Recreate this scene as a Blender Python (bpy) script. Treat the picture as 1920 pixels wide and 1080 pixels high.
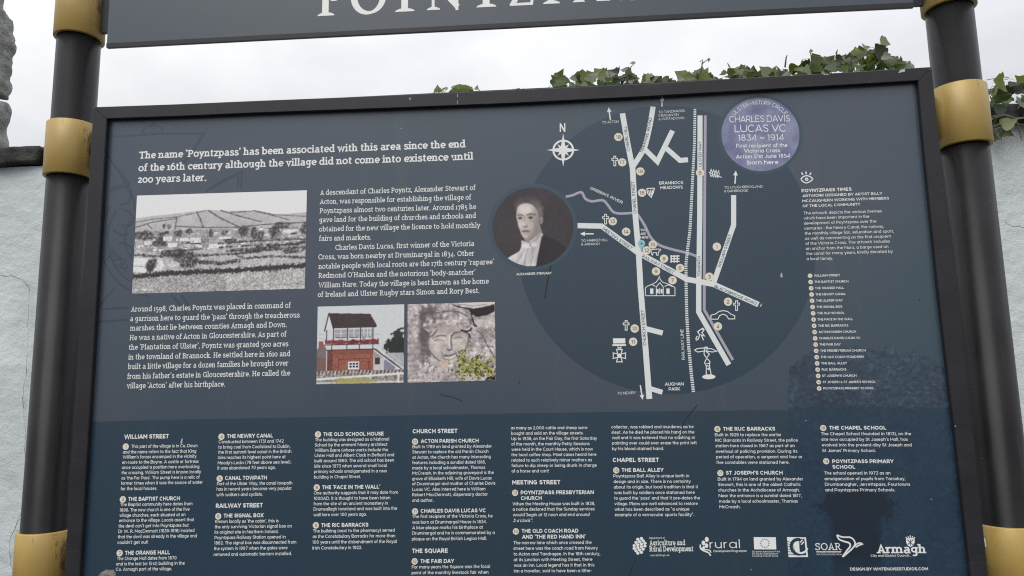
import bpy, math, os, random
import numpy as np
from mathutils import Vector, Matrix
S = bpy.context.scene
for o in list(bpy.data.objects): bpy.data.objects.remove(o)
random.seed(7); rng = np.random.default_rng(11)

# ---------------------------------------------------------------- camera
# board coordinates: u to the right, v down, d away from the viewer (metres); board print lies at d = 0
RM = np.array([[0.9971414235739354, 0.01871198245210567, 0.0732041194582487],
               [-0.028735377011424364, 0.989964045688762, 0.13836714332365957],
               [-0.069880322702151, -0.14007515824103478, 0.987671853675497]])
CB = np.array([0.80320077, 0.489745, -1.17731225]); FPX = 1348.63
W0 = 0.70; Z0 = 2.09
def world(u, v, d): return Vector((u - W0, d, Z0 - v))
cam_d = bpy.data.cameras.new('camera'); cam = bpy.data.objects.new('camera', cam_d); S.collection.objects.link(cam)
ax = lambda e: Vector((e[0], e[2], -e[1]))
right, down, fwd = ax(RM[0]), ax(RM[1]), ax(RM[2])
M = Matrix((right, -down, -fwd)).transposed().to_4x4(); M.translation = world(*CB)
cam.matrix_world = M
cam_d.sensor_fit = 'HORIZONTAL'; cam_d.sensor_width = 36; cam_d.lens = FPX / 1920 * 36
cam_d.clip_start = 0.05; cam_d.clip_end = 2000
S.camera = cam

# ---------------------------------------------------------------- light
wd = bpy.data.worlds.new('World'); S.world = wd; wd.use_nodes = True
nt = wd.node_tree; N = nt.nodes; Lk = nt.links; N.clear()
SUN_EL, SUN_AZ = math.radians(52), math.radians(200)
out = N.new('ShaderNodeOutputWorld'); bg = N.new('ShaderNodeBackground'); sky = N.new('ShaderNodeTexSky')
sky.sky_type = 'NISHITA'; sky.sun_disc = False; sky.sun_elevation = SUN_EL; sky.sun_rotation = SUN_AZ
tc = N.new('ShaderNodeTexCoord'); mp = N.new('ShaderNodeMapping'); mp.inputs['Scale'].default_value = (1.2, 1.2, 2.2)
nz = N.new('ShaderNodeTexNoise'); nz.inputs['Scale'].default_value = 2.2; nz.inputs['Detail'].default_value = 5; nz.inputs['Roughness'].default_value = .5
cr = N.new('ShaderNodeValToRGB'); cr.color_ramp.elements[0].position = .30; cr.color_ramp.elements[1].position = .62
cr.color_ramp.elements[0].color = (5.5, 5.65, 5.9, 1); cr.color_ramp.elements[1].color = (7.8, 7.85, 8.0, 1)
mx = N.new('ShaderNodeMix'); mx.data_type = 'RGBA'; mx.inputs[0].default_value = .93
Lk.new(tc.outputs['Generated'], mp.inputs[0]); Lk.new(mp.outputs[0], nz.inputs['Vector']); Lk.new(nz.outputs['Fac'], cr.inputs[0])
sx_ = N.new('ShaderNodeSeparateXYZ'); ma = N.new('ShaderNodeMath'); ma.operation = 'MULTIPLY_ADD'; ma.inputs[1].default_value = 1.15; ma.inputs[2].default_value = .60; ma.use_clamp = False
mxz = N.new('ShaderNodeMath'); mxz.operation = 'MAXIMUM'; mxz.inputs[1].default_value = 0; vm = N.new('ShaderNodeVectorMath'); vm.operation = 'SCALE'
Lk.new(tc.outputs['Generated'], sx_.inputs[0]); Lk.new(sx_.outputs[2], mxz.inputs[0]); Lk.new(mxz.outputs[0], ma.inputs[0]); Lk.new(cr.outputs[0], vm.inputs[0]); Lk.new(ma.outputs[0], vm.inputs['Scale'])
Lk.new(sky.outputs[0], mx.inputs[6]); Lk.new(vm.outputs[0], mx.inputs[7]); Lk.new(mx.outputs[2], bg.inputs[0])
bg.inputs[1].default_value = .1; Lk.new(bg.outputs[0], out.inputs[0])
sl = bpy.data.lights.new('sun', 'SUN'); sl.energy = 1.5; sl.angle = math.radians(40); sl.color = (1, .97, .92)
so = bpy.data.objects.new('sun', sl); S.collection.objects.link(so)
sd = Vector((math.sin(SUN_AZ) * math.cos(SUN_EL), math.cos(SUN_AZ) * math.cos(SUN_EL), math.sin(SUN_EL)))
so.rotation_euler = sd.to_track_quat('Z', 'Y').to_euler(); so.location = (0, -3, 6)
S.view_settings.view_transform = 'Standard'; S.view_settings.look = 'None'; S.view_settings.exposure = .34
S.cycles.filter_width = 1.15
S.cycles.use_denoising = False
S.view_settings.gamma = 1; S.view_settings.use_curve_mapping = False

# ---------------------------------------------------------------- helpers
def ray(px, py): return RM.T @ np.array([(px - 960) / FPX, (py - 540) / FPX, 1.0])
def at(px, py, d=0.0):                       # point of the plane at depth d, in board coordinates
    r = ray(px, py); k = (d - CB[2]) / r[2]; P = CB + k * r; return P[0], P[1]
def P3(px, py, d=0.0):
    u, v = at(px, py, d); return world(u, v, d)

def srgb(r, g, b):
    f = lambda c: (c / 255 / 12.92) if c / 255 <= .04045 else ((c / 255 + .055) / 1.055) ** 2.4
    return (f(r), f(g), f(b), 1)

def mat(name, col, rough=.5, spec=.5, metal=0, bump=None, var=None, attr=None, coat=0, trans=0, speck=None):
    m = bpy.data.materials.new(name); m.use_nodes = True; t = m.node_tree; n = t.nodes; b = n['Principled BSDF']
    b.inputs['Roughness'].default_value = rough; b.inputs['Specular IOR Level'].default_value = spec; b.inputs['Metallic'].default_value = metal
    b.inputs['Coat Weight'].default_value = coat
    b.inputs['Base Color'].default_value = col
    tcn = n.new('ShaderNodeTexCoord')
    src = None
    if attr:
        a = n.new('ShaderNodeAttribute'); a.attribute_name = attr; src = a.outputs['Color']; t.links.new(src, b.inputs['Base Color'])
    if var:                                   # (scale, amount, colour2 or None, detail)
        z = n.new('ShaderNodeTexNoise'); z.inputs['Scale'].default_value = var[0]; z.inputs['Detail'].default_value = var[3] if len(var) > 3 else 5
        r = n.new('ShaderNodeValToRGB'); r.color_ramp.elements[0].position = .35; r.color_ramp.elements[1].position = .65
        mxx = n.new('ShaderNodeMix'); mxx.data_type = 'RGBA'
        c2 = var[2] or tuple(c * (1 - var[1]) for c in col[:3]) + (1,)
        t.links.new(tcn.outputs['Object'], z.inputs['Vector']); t.links.new(z.outputs['Fac'], r.inputs[0]); t.links.new(r.outputs[0], mxx.inputs[0])
        if src: t.links.new(src, mxx.inputs[6])
        else: mxx.inputs[6].default_value = col
        mxx.inputs[7].default_value = c2; t.links.new(mxx.outputs[2], b.inputs['Base Color'])
    for sp_ in (speck or []):                  # worn or stained patches: (scale xyz, low, high, colour)
        z = n.new('ShaderNodeTexNoise'); z.inputs['Scale'].default_value = 1; z.inputs['Detail'].default_value = 7; z.inputs['Roughness'].default_value = .65
        mpn = n.new('ShaderNodeMapping'); mpn.inputs['Scale'].default_value = sp_[0]; r = n.new('ShaderNodeValToRGB'); r.color_ramp.elements[0].position = sp_[1]; r.color_ramp.elements[1].position = sp_[2]
        mxx = n.new('ShaderNodeMix'); mxx.data_type = 'RGBA'; t.links.new(tcn.outputs['Object'], mpn.inputs[0]); t.links.new(mpn.outputs[0], z.inputs['Vector']); t.links.new(z.outputs['Fac'], r.inputs[0]); t.links.new(r.outputs[0], mxx.inputs[0])
        cur = b.inputs['Base Color'].links[0].from_socket if b.inputs['Base Color'].links else None
        if cur: t.links.new(cur, mxx.inputs[6])
        else: mxx.inputs[6].default_value = col
        mxx.inputs[7].default_value = sp_[3]; t.links.new(mxx.outputs[2], b.inputs['Base Color'])
    if bump:
        prev = None
        for sc, st in bump:
            z = n.new('ShaderNodeTexNoise'); z.inputs['Scale'].default_value = sc; z.inputs['Detail'].default_value = 6
            bp = n.new('ShaderNodeBump'); bp.inputs['Strength'].default_value = 1; bp.inputs['Distance'].default_value = st
            t.links.new(tcn.outputs['Object'], z.inputs['Vector']); t.links.new(z.outputs['Fac'], bp.inputs['Height'])
            if prev: t.links.new(prev, bp.inputs['Normal'])
            prev = bp.outputs['Normal']
        t.links.new(prev, b.inputs['Normal'])
    return m

def tag(o, label=None, cat=None, group=None, kind=None):
    if label: o['label'] = label
    if cat: o['category'] = cat
    if group: o['group'] = group
    if kind: o['kind'] = kind
    return o
def empty(name, loc, label, cat, group=None):
    o = bpy.data.objects.new(name, None); S.collection.objects.link(o); o.location = loc; return tag(o, label, cat, group)
def mesh(name, vs, fs, ms, parent=None, mi=None, smooth=False, origin=None):
    me = bpy.data.meshes.new(name)
    vs = [Vector(v) for v in vs]
    if origin is None:
        origin = sum(vs, Vector()) / max(1, len(vs))
    me.from_pydata([tuple(v - origin) for v in vs], [], [tuple(f) for f in fs]); 
    for m in (ms if isinstance(ms, (list, tuple)) else [ms]): me.materials.append(m)
    if mi is not None: me.polygons.foreach_set('material_index', mi)
    if smooth: me.polygons.foreach_set('use_smooth', [True] * len(me.polygons))
    me.update()
    o = bpy.data.objects.new(name, me); S.collection.objects.link(o); place(o, parent, origin); return o
def place(o, parent, loc):
    o.location = loc
    if parent:
        o.parent = parent
        pl = Vector(parent.location); q = parent.parent
        while q: pl += Vector(q.location); q = q.parent
        o.location = Vector(loc) - pl

def dz(d): return d * .2 if -.005 < d < 0 else d        # print layers lie a fraction of a millimetre apart
class Sheet:                                  # flat print gathered in board coordinates
    def __init__(s): s.v = []; s.f = []; s.m = []; s.k = 0
    def add(s, pts, faces, d, m=0):
        b = len(s.v); s.v += [world(p[0], p[1], dz(d)) for p in pts]; s.f += [tuple(i + b for i in f) for f in faces]; s.m += [m] * len(faces)
    def poly(s, pts, d, m=0):
        s.add(pts, [tuple(range(len(pts)))], d, m)
    def build(s, name, ms, parent, label=None):
        o = mesh(name, s.v, s.f, ms, parent, s.m); return tag(o, label) if label else o
U = lambda L, d=0: [at(x, y, d) for x, y in L]

def ribbon(pts, w, closed=False):             # 2D polyline -> quad strip with mitres (any 2D space)
    P = np.array(pts, float); n = len(P); L = []; R = []
    w = np.broadcast_to(np.array(w, float), (n,))
    for i in range(n):
        a = P[(i - 1) % n] if (i > 0 or closed) else None
        c = P[(i + 1) % n] if (i < n - 1 or closed) else None
        d1 = (P[i] - a) if a is not None else (c - P[i]); d2 = (c - P[i]) if c is not None else (P[i] - a)
        d1 = d1 / (np.linalg.norm(d1) + 1e-12); d2 = d2 / (np.linalg.norm(d2) + 1e-12)
        t = d1 + d2; nt_ = np.linalg.norm(t)
        t = d1 if nt_ < 1e-6 else t / nt_
        nn = np.array([-t[1], t[0]]); cs = max(.45, abs(nn @ np.array([-d1[1], d1[0]])))
        L.append(P[i] + nn * w[i] / 2 / cs); R.append(P[i] - nn * w[i] / 2 / cs)
    vs = L + R; fs = [(i, i + 1, n + i + 1, n + i) for i in range(n - 1)]
    if closed: fs.append((n - 1, 0, n, 2 * n - 1))
    return vs, fs
def smooth(pts, k=4):
    P = np.array(pts, float); o = []
    Q = np.vstack([2 * P[0] - P[1], P, 2 * P[-1] - P[-2]])
    for i in range(1, len(Q) - 2):
        for j in range(k):
            t = j / k; a, b, c, e = Q[i - 1], Q[i], Q[i + 1], Q[i + 2]
            o.append(.5 * ((2 * b) + (-a + c) * t + (2 * a - 5 * b + 4 * c - e) * t * t + (-a + 3 * b - 3 * c + e) * t ** 3))
    o.append(P[-1]); return np.array(o)
MPP = lambda x, y: math.dist(at(x, y), at(x + 1, y))          # metres per pixel of the photo at a spot of the board
def stroke(sh, px, w, d, m=0, curved=False, closed=False):    # px polyline on the board, w in px
    q = smooth(px) if curved else np.array(px, float)
    c = q.mean(0); vs, fs = ribbon([at(*p) for p in q], w * MPP(*c), closed); sh.add(vs, fs, d, m)
def disc(sh, cx, cy, r, d, m=0, n=24, ry=None):
    u, v = at(cx, cy); s = MPP(cx, cy); ry = ry or r
    sh.poly([(u + r * s * math.cos(a), v + ry * s * math.sin(a)) for a in [2 * math.pi * i / n for i in range(n)]], d, m)
def ring(sh, cx, cy, r, w, d, m=0, n=32, a0=0, a1=360):
    u, v = at(cx, cy); s = MPP(cx, cy); cl = a1 - a0 >= 360
    k = n if cl else n + 1
    pts = [(u + r * s * math.cos(math.radians(a0 + (a1 - a0) * i / n)), v - r * s * math.sin(math.radians(a0 + (a1 - a0) * i / n))) for i in range(k)]
    vs, fs = ribbon(pts, w * s, cl); sh.add(vs, fs, d, m)

# ---------------------------------------------------------------- lettering: geometric sans drawn as strokes
def arc(cx, cy, rx, ry, a0, a1, n=12): return [(cx + rx * math.cos(math.radians(a0 + (a1 - a0) * i / n)), cy + ry * math.sin(math.radians(a0 + (a1 - a0) * i / n))) for i in range(n + 1)]
def sans_glyph(c, w):
    """strokes of one letter: (advance, [(points, closed)]), capitals 70 high, x-height 52"""
    h = w / 2; B = h; X = 52 - h; C = 70 - h; A = 74; m = h + 3.5
    L = lambda *p: (list(p), False)
    K = lambda p: (p, False)
    O_ = lambda cx, cy, rx, ry, n=20: (arc(cx, cy, rx, ry, 0, 360, n)[:-1], True)
    rx = 24.5 - h; ry = 26 - h; cx = 28                        # round lower case
    if c == 'a': return 59, [O_(cx, 26, rx, ry), L((cx + rx, 0), (cx + rx, 52))]
    if c == 'b': return 60, [O_(cx + 3, 26, rx, ry), L((cx + 3 - rx, 0), (cx + 3 - rx, A))]
    if c == 'c': return 51, [K(arc(cx, 26, rx, ry, 42, 318, 16))]
    if c == 'd': return 60, [O_(cx, 26, rx, ry), L((cx + rx, 0), (cx + rx, A))]
    if c == 'e': return 56, [K(arc(cx, 26, rx, ry, 0, 318, 16)), L((cx - rx, 26), (cx + rx + h * .6, 26))]
    if c == 'f': return 32, [K([(13, 0), (13, 58)] + arc(24, 58, 11, 14 - h + 4, 180, 75, 6)), L((3, X), (28, X))]
    if c == 'g': return 59, [O_(cx, 26, rx, ry), K([(cx + rx, 52), (cx + rx, 0)] + arc(cx, -1, rx, 17 - h, 0, -145, 9))]
    if c == 'h': return 57, [L((m, 0), (m, A)), K([(m, 30)] + arc(m + 19, 31, 19, X - 31, 180, 0, 10) + [(m + 38, 0)])]
    if c == 'i': return 24, [L((12, 0), (12, 52)), L((12, 62), (12, 62 + w * 1.1))]
    if c == 'j': return 24, [K([(13, 52), (13, -6)] + arc(4, -7, 9, 10, 0, -80, 4)), L((13, 62), (13, 62 + w * 1.1))]
    if c == 'k': return 53, [L((m, 0), (m, A)), L((m, 20), (m + 33, 52)), L((m + 11, 30), (m + 36, 0))]
    if c == 'l': return 24, [L((12, 0), (12, A))]
    if c == 'm': return 87, [L((m, 0), (m, 52)), K([(m, 31)] + arc(m + 17, 32, 17, X - 32, 180, 0, 9) + [(m + 34, 0)]), K([(m + 34, 31)] + arc(m + 51, 32, 17, X - 32, 180, 0, 9) + [(m + 68, 0)])]
    if c == 'n': return 57, [L((m, 0), (m, 52)), K([(m, 30)] + arc(m + 19, 31, 19, X - 31, 180, 0, 10) + [(m + 38, 0)])]
    if c == 'o': return 57, [O_(28.5, 26, rx + .5, ry)]
    if c == 'p': return 60, [O_(cx + 3, 26, rx, ry), L((cx + 3 - rx, 52), (cx + 3 - rx, -18))]
    if c == 'q': return 60, [O_(cx, 26, rx, ry), L((cx + rx, 52), (cx + rx, -18))]
    if c == 'r': return 37, [L((m, 0), (m, 52)), K([(m, 28)] + arc(m + 20, 30, 20, X - 30, 180, 95, 6))]
    if c == 's': return 45, [K([tuple(q) for q in smooth([(37, X - 7), (30, X - 1), (21, X), (12, X - 4), (11, X - 12), (18, 28), (27, 25), (36, 20), (37, B + 10), (30, B + 2), (20, B), (7, B + 6)], 3)])]
    if c == 't': return 35, [K([(14, 66), (14, 15)] + arc(25, 15, 11, 15 - h, 180, 285, 6)), L((3, X), (31, X))]
    if c == 'u': return 57, [K([(m, 52), (m, 22)] + arc(m + 18.5, 22, 18.5, 22 - B, 180, 360, 10)), L((m + 37, 0), (m + 37, 52))]
    if c == 'v': return 50, [L((4, 52), (25, h)), L((46, 52), (25, h))]
    if c == 'w': return 78, [L((4, 52), (22, 2), (39, 50), (56, 2), (74, 52))]
    if c == 'x': return 50, [L((5, 52), (45, 0)), L((45, 52), (5, 0))]
    if c == 'y': return 50, [L((4, 52), (26, 2)), L((46, 52), (24, -4), (17, -14), (6, -15))]
    if c == 'z': return 46, [L((5, X), (39, X), (7, B), (42, B))]
    RX = 36 - h; RY = 35 - h
    if c == 'A': return 74, [L((5, 0), (37, 68)), L((69, 0), (37, 68)), L((16, 20), (58, 20))]
    if c == 'B': return 67, [L((m, 0), (m, 70)), K([(m, C), (36, C)] + arc(38, 36 + (C - 36) / 2, 17 - h * .4, (C - 36) / 2, 90, -90, 8) + [(m, 36)]), K([(38, 36)] + arc(41, (36 + B) / 2, 20 - h * .4, (36 - B) / 2, 90, -90, 8) + [(m, B)])]
    if c == 'C': return 74, [K(arc(39, 35, RX, RY, 45, 315, 20))]
    if c == 'D': return 76, [L((m, 0), (m, 70)), K([(m, C), (34, C)] + arc(36, 35, 35 - h, RY, 90, -90, 14) + [(m, B)])]
    if c == 'E': return 60, [L((m, 0), (m, 70)), L((m, C), (54, C)), L((m, 35), (50, 35)), L((m, B), (55, B))]
    if c == 'F': return 58, [L((m, 0), (m, 70)), L((m, C), (54, C)), L((m, 33), (50, 33))]
    if c == 'G': return 78, [K(arc(39, 35, RX, RY, 48, 325, 20)), L((39 + RX * .82, 4), (39 + RX * .82, 34), (42, 34))]
    if c == 'H': return 74, [L((m, 0), (m, 70)), L((74 - m, 0), (74 - m, 70)), L((m, 36), (74 - m, 36))]
    if c == 'I': return 26, [L((13, 0), (13, 70))]
    if c == 'J': return 54, [K([(42, 70), (42, 22)] + arc(24, 22, 18, 22 - B, 0, -150, 9))]
    if c == 'K': return 68, [L((m, 0), (m, 70)), L((m, 24), (60, 70)), L((m + 16, 38), (63, 0))]
    if c == 'L': return 56, [L((m, 0), (m, 70)), L((m, B), (53, B))]
    if c == 'M': return 86, [L((m, 0), (m, 66)), L((m, 67), (43, 24), (86 - m, 67)), L((86 - m, 0), (86 - m, 66))]
    if c == 'N': return 75, [L((m, 0), (m, 70)), L((m, 67), (75 - m, 3)), L((75 - m, 0), (75 - m, 70))]
    if c == 'O': return 82, [O_(41, 35, RX + 1, RY, 26)]
    if c == 'P': return 64, [L((m, 0), (m, 70)), K([(m, C), (36, C)] + arc(38, (C + 25) / 2, 21 - h * .4, (C - 25) / 2, 90, -90, 8) + [(m, 25)])]
    if c == 'Q': return 82, [O_(41, 35, RX + 1, RY, 26), L((48, 18), (72, -3))]
    if c == 'R': return 67, [L((m, 0), (m, 70)), K([(m, C), (36, C)] + arc(37, (C + 30) / 2, 19 - h * .4, (C - 30) / 2, 90, -90, 8) + [(m, 30)]), L((32, 30), (61, 0))]
    if c == 'S': return 62, [K([tuple(q) for q in smooth([(52, C - 9), (42, C - 1), (29, C), (15, C - 6), (12, C - 17), (20, 41), (33, 36), (47, 31), (53, B + 16), (46, B + 4), (32, B), (8, B + 10)], 3)])]
    if c == 'T': return 60, [L((30, 0), (30, 68)), L((3, C), (57, C))]
    if c == 'U': return 74, [K([(m, 70), (m, 30)] + arc(37, 29, 37 - m, 29 - B, 180, 360, 12) + [(74 - m, 70)])]
    if c == 'V': return 72, [L((4, 70), (36, h)), L((68, 70), (36, h))]
    if c == 'W': return 108, [L((4, 70), (28, 3), (54, 66), (80, 3), (104, 70))]
    if c == 'X': return 68, [L((6, 70), (62, 0)), L((62, 70), (6, 0))]
    if c == 'Y': return 68, [L((4, 70), (34, 30)), L((64, 70), (34, 30)), L((34, 34), (34, 0))]
    if c == 'Z': return 62, [L((7, C), (52, C), (8, B), (56, B))]
    if c == '0': return 66, [O_(33, 35, 26 - h * .8, RY, 22)]
    if c == '1': return 34, [L((21, 0), (21, 68)), L((21, 66), (6, 60))]
    if c == '2': return 58, [K([tuple(q) for q in smooth([(8, C - 12), (18, C - 2), (30, C), (44, C - 7), (45, C - 22), (36, 30), (10, B + 1)], 3)]), L((8, B), (52, B))]
    if c == '3': return 58, [L((9, C), (46, C), (28, 42)), K([tuple(q) for q in smooth([(27, 41), (40, 38), (49, 28), (48, 14), (36, B + 1), (22, B), (6, B + 9)], 3)])]
    if c == '4': return 64, [L((46, 0), (46, 68), (7, 18), (59, 18))]
    if c == '5': return 60, [L((48, C), (15, C), (13, 38)), K([tuple(q) for q in smooth([(13, 38), (27, 44), (42, 40), (50, 28), (48, 13), (37, B + 1), (22, B), (7, B + 9)], 3)])]
    if c == '6': return 62, [O_(32, 23, 22 - h * .5, 23 - h), K([tuple(q) for q in smooth([(10 + h * .5, 24), (12, 48), (24, C - 2), (36, C + .5), (50, C - 6)], 3)])]
    if c == '7': return 58, [L((7, C), (49, C), (22, 0))]
    if c == '8': return 62, [O_(31, 20, 23 - h * .6, 20 - h), O_(31, 36 + (C - 36) / 2 + 1, 20 - h * .6, (C - 36) / 2 - 0)]
    if c == '9': return 62, [O_(30, 47, 22 - h * .5, 23 - h), K([tuple(q) for q in smooth([(52 - h * .5, 46), (50, 22), (38, B + 2), (26, B - .5), (12, B + 6)], 3)])]
    if c == '.': return 22, [L((11, 0), (11, w * 1.25))]
    if c == ',': return 22, [L((13, w), (7, -12))]
    if c == "’" or c == "'": return 20, [L((12, 74), (7, 54))]
    if c == '‘': return 20, [L((8, 74), (13, 54))]
    if c == '”': return 34, [L((12, 74), (7, 54)), L((26, 74), (21, 54))]
    if c == '“': return 34, [L((8, 74), (13, 54)), L((22, 74), (27, 54))]
    if c == '-': return 36, [L((6, 26), (30, 26))]
    if c == '~': return 60, [K([tuple(q) for q in smooth([(8, 22), (16, 34), (26, 32), (36, 24), (46, 24), (53, 36)], 3)])]
    if c == '!': return 24, [L((12, 22), (12, 70)), L((12, 0), (12, w * 1.2))]
    if c == '(': return 32, [K(arc(34, 30, 24, 46, 125, 235, 8))]
    if c == ')': return 32, [K(arc(-2, 30, 24, 46, 55, -55, 8))]
    if c == ':': return 22, [L((11, 0), (11, w * 1.2)), L((11, 38), (11, 38 + w * 1.2))]
    if c == '/': return 44, [L((4, -6), (40, 74))]
    if c == '&': return 72, [K([tuple(q) for q in smooth([(62, 2), (24, 44), (20, 56), (30, C), (42, 56), (36, 44), (14, 28), (12, 12), (26, B), (44, 8), (60, 32)], 3)])]
    return 26, []
def sans_run(s, w, shear=0):
    V = []; F = []; lay = []; x = 0; sp = (w - 9) * .55
    for ch in s:
        if ch == ' ': x += 27 + sp * .5; continue
        adv, parts = sans_glyph(ch, w)
        for k, (pts, closed) in enumerate(parts):
            vs_, fs_ = ribbon(pts, w, closed); b = len(V)
            V += [(float(p[0]) + x + shear * float(p[1]), float(p[1])) for p in vs_]; F += [tuple(i + b for i in f) for f in fs_]; lay += [k] * len(vs_)
        x += adv + sp
    return np.array(V), F, np.array(lay)
def text(sh, s, x0, y0, x1, y1, cap, d, m=0, off=.012, shear=0, res=2, vec=None):
    """one line of sans lettering: baseline from (x0,y0) to (x1,y1) in photo px, capital height in px"""
    w = 8.6 + off * 210; V, F, lay = sans_run(s, w, shear); xmin, xmax = V[:, 0].min(), V[:, 0].max()
    a = np.array(at(x0, y0)); b = np.array(at(x1, y1)); e = b - a; L = np.linalg.norm(e); e /= L; nrm = np.array([e[1], -e[0]])
    hh_ = cap * MPP((x0 + x1) / 2, (y0 + y1) / 2) * 1.04
    pts = a + np.outer((V[:, 0] - xmin) / (xmax - xmin) * L, e) + np.outer(V[:, 1] / 70 * hh_, nrm)
    base = len(sh.v); sh.v += [world(p[0], p[1], dz(d - .00002 * k)) for p, k in zip(pts, lay)]
    sh.f += [tuple(i + base for i in f) for f in F]; sh.m += [m] * len(F)

# ---------------------------------------------------------------- lettering: slab serif drawn as strokes
def arc(cx, cy, rx, ry, a0, a1, n=12): return [(cx + rx * math.cos(math.radians(a0 + (a1 - a0) * i / n)), cy + ry * math.sin(math.radians(a0 + (a1 - a0) * i / n))) for i in range(n + 1)]
G = {}
def g(ch, adv, *parts): G[ch] = (adv, parts)
def st(x, y0, y1, top='', bot='', w=1): return ('stem', x, y0, y1, top, bot, w)
def ln(*p): return ('line', p)
def cv(*p): return ('line', [tuple(q) for q in smooth(p, 3)])
def sf(x, y, l=8, r=8, up=False): return ('serif', x, y, l, r, up)
g('a', 46, cv((10, 40), (16, 45), (24, 46), (31, 43), (34, 35), (34, 12), (37, 5), (44, 4)), cv((34, 28), (22, 26), (12, 22), (9, 14), (12, 6), (20, 3.5), (28, 6), (34, 13)))
g('b', 48, st(11, 0, 74, 'l'), ('line', arc(24, 25, 17, 21, 140, -140)))
g('c', 41, ('line', arc(25, 25, 17, 21, 48, 312)), ln((36, 34), (36, 47)))
g('d', 48, st(36, 0, 74, 'l', 'r'), ('line', arc(23, 25, 16, 21, 40, 320)))
g('e', 44, ('line', arc(24, 25, 16, 21, 0, 318)), ln((8, 25), (42, 25)))
g('f', 30, ('line', [(13, 0), (13, 58)] + arc(24, 58, 11, 12, 180, 60, 6)), sf(13, 0), ln((4, 46), (27, 46)))
g('g', 47, ('line', arc(22, 28, 14, 17, 40, 320)), st(35, -6, 50, 'r'), cv((35, -6), (32, -16), (22, -19), (11, -16)))
g('h', 49, st(11, 0, 74, 'l', 'b'), ('line', [(11, 33)] + arc(24, 33, 12, 13, 150, 0, 8) + [(36, 0)]), sf(36, 0))
g('i', 24, st(12, 0, 50, 'l', 'b'), ('dot', 11, 66))
g('j', 22, st(13, -8, 50, 'l'), cv((13, -8), (10, -16), (2, -19)), ('dot', 12, 66))
g('k', 46, st(11, 0, 74, 'l', 'b'), ln((12, 21), (33, 48)), ln((20, 29), (38, 2)), sf(37, 0), sf(33, 50, 7, 7, True))
g('l', 24, st(12, 0, 74, 'l', 'b'))
g('m', 74, st(11, 0, 50, 'l', 'b'), ('line', [(11, 33)] + arc(23, 34, 12, 12, 150, 0, 8) + [(35, 0)]), sf(35, 0, 7, 7), ('line', [(35, 33)] + arc(48, 34, 13, 12, 150, 0, 8) + [(61, 0)]), sf(61, 0))
g('n', 49, st(11, 0, 50, 'l', 'b'), ('line', [(11, 33)] + arc(24, 33, 12, 13, 150, 0, 8) + [(36, 0)]), sf(36, 0))
g('o', 48, ('loop', arc(24, 25, 17, 21, 0, 360, 20)[:-1]))
g('p', 48, st(11, -21, 50, 'l', 'b'), ('line', arc(24, 25, 17, 21, 140, -140)))
g('q', 48, st(36, -21, 50, 'r', 'b'), ('line', arc(23, 25, 16, 21, 40, 320)))
g('r', 35, st(11, 0, 50, 'l', 'b'), cv((11, 31), (16, 41), (24, 46), (32, 44)))
g('s', 39, cv((32, 38), (28, 45), (19, 46.5), (11, 43), (10, 35), (16, 28), (26, 24), (33, 17), (32, 8), (25, 4), (15, 3.5), (9, 7)), ln((8, 4), (8, 15)))
g('t', 32, ('line', [(14, 63), (14, 14)] + arc(23, 14, 9, 10, 180, 300, 5)), ln((4, 46), (28, 46)))
g('u', 49, ('line', [(12, 50), (12, 15)] + arc(23, 16, 11, 12, 180, 320, 7) + [(36, 14)]), st(36, 0, 50, 'l', 'r'), sf(12, 50, 8, 0, True))
g('v', 44, ln((8, 48), (22, 2), (36, 48)), sf(8, 50, 7, 7, True), sf(36, 50, 7, 7, True))
g('w', 64, ln((8, 48), (20, 3), (32, 46), (44, 3), (56, 48)), sf(8, 50, 7, 6, True), sf(56, 50, 6, 7, True))
g('x', 44, ln((8, 48), (36, 2)), ln((36, 48), (8, 2)), sf(8, 50, 6, 7, True), sf(36, 50, 7, 6, True), sf(8, 0, 6, 7), sf(36, 0, 7, 6))
g('y', 44, ln((8, 48), (23, 4)), ln((37, 48), (22, 2), (17, -13), (8, -18)), sf(8, 50, 7, 7, True), sf(37, 50, 7, 7, True))
g('z', 41, ln((8, 40), (8, 46), (33, 46), (8, 4), (35, 4), (35, 12)))
g('A', 54, ln((9, 2), (27, 65), (45, 2)), ln((16, 21), (38, 21)), sf(9, 0), sf(45, 0))
g('B', 52, st(13, 0, 68, 'l', 'l'), cv((13, 64), (30, 63), (38, 56), (37, 44), (28, 36), (13, 36)), cv((28, 36), (40, 31), (43, 19), (38, 8), (28, 4), (13, 4)))
g('C', 56, ('line', arc(33, 34, 23, 30, 48, 312, 18)), ln((48, 50), (48, 66)), ln((49, 4), (49, 14)))
g('D', 60, st(13, 0, 68, 'l', 'l'), cv((13, 64), (28, 63), (43, 55), (50, 34), (43, 13), (28, 5), (13, 4)))
g('E', 48, st(13, 0, 68, 'l', 'l'), ln((13, 64), (40, 64), (40, 54)), ln((13, 35), (34, 35)), ln((13, 4), (42, 4), (42, 14)))
g('G', 61, ('line', arc(33, 34, 23, 30, 48, 330, 18)), ln((48, 50), (48, 66)), ln((52, 4), (52, 29)), ln((38, 29), (58, 29)))
g('H', 62, st(14, 0, 68, 'b', 'b'), st(48, 0, 68, 'b', 'b'), ln((14, 34), (48, 34)))
g('I', 28, st(14, 0, 68, 'b', 'b'))
g('L', 47, st(14, 0, 68, 'b', 'l'), ln((14, 4), (42, 4), (42, 16)))
g('M', 74, ln((14, 2), (16, 64), (37, 14), (58, 64), (60, 2)), sf(14, 0), sf(60, 0), sf(14, 68, 8, 2, True), sf(60, 68, 2, 8, True))
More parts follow.
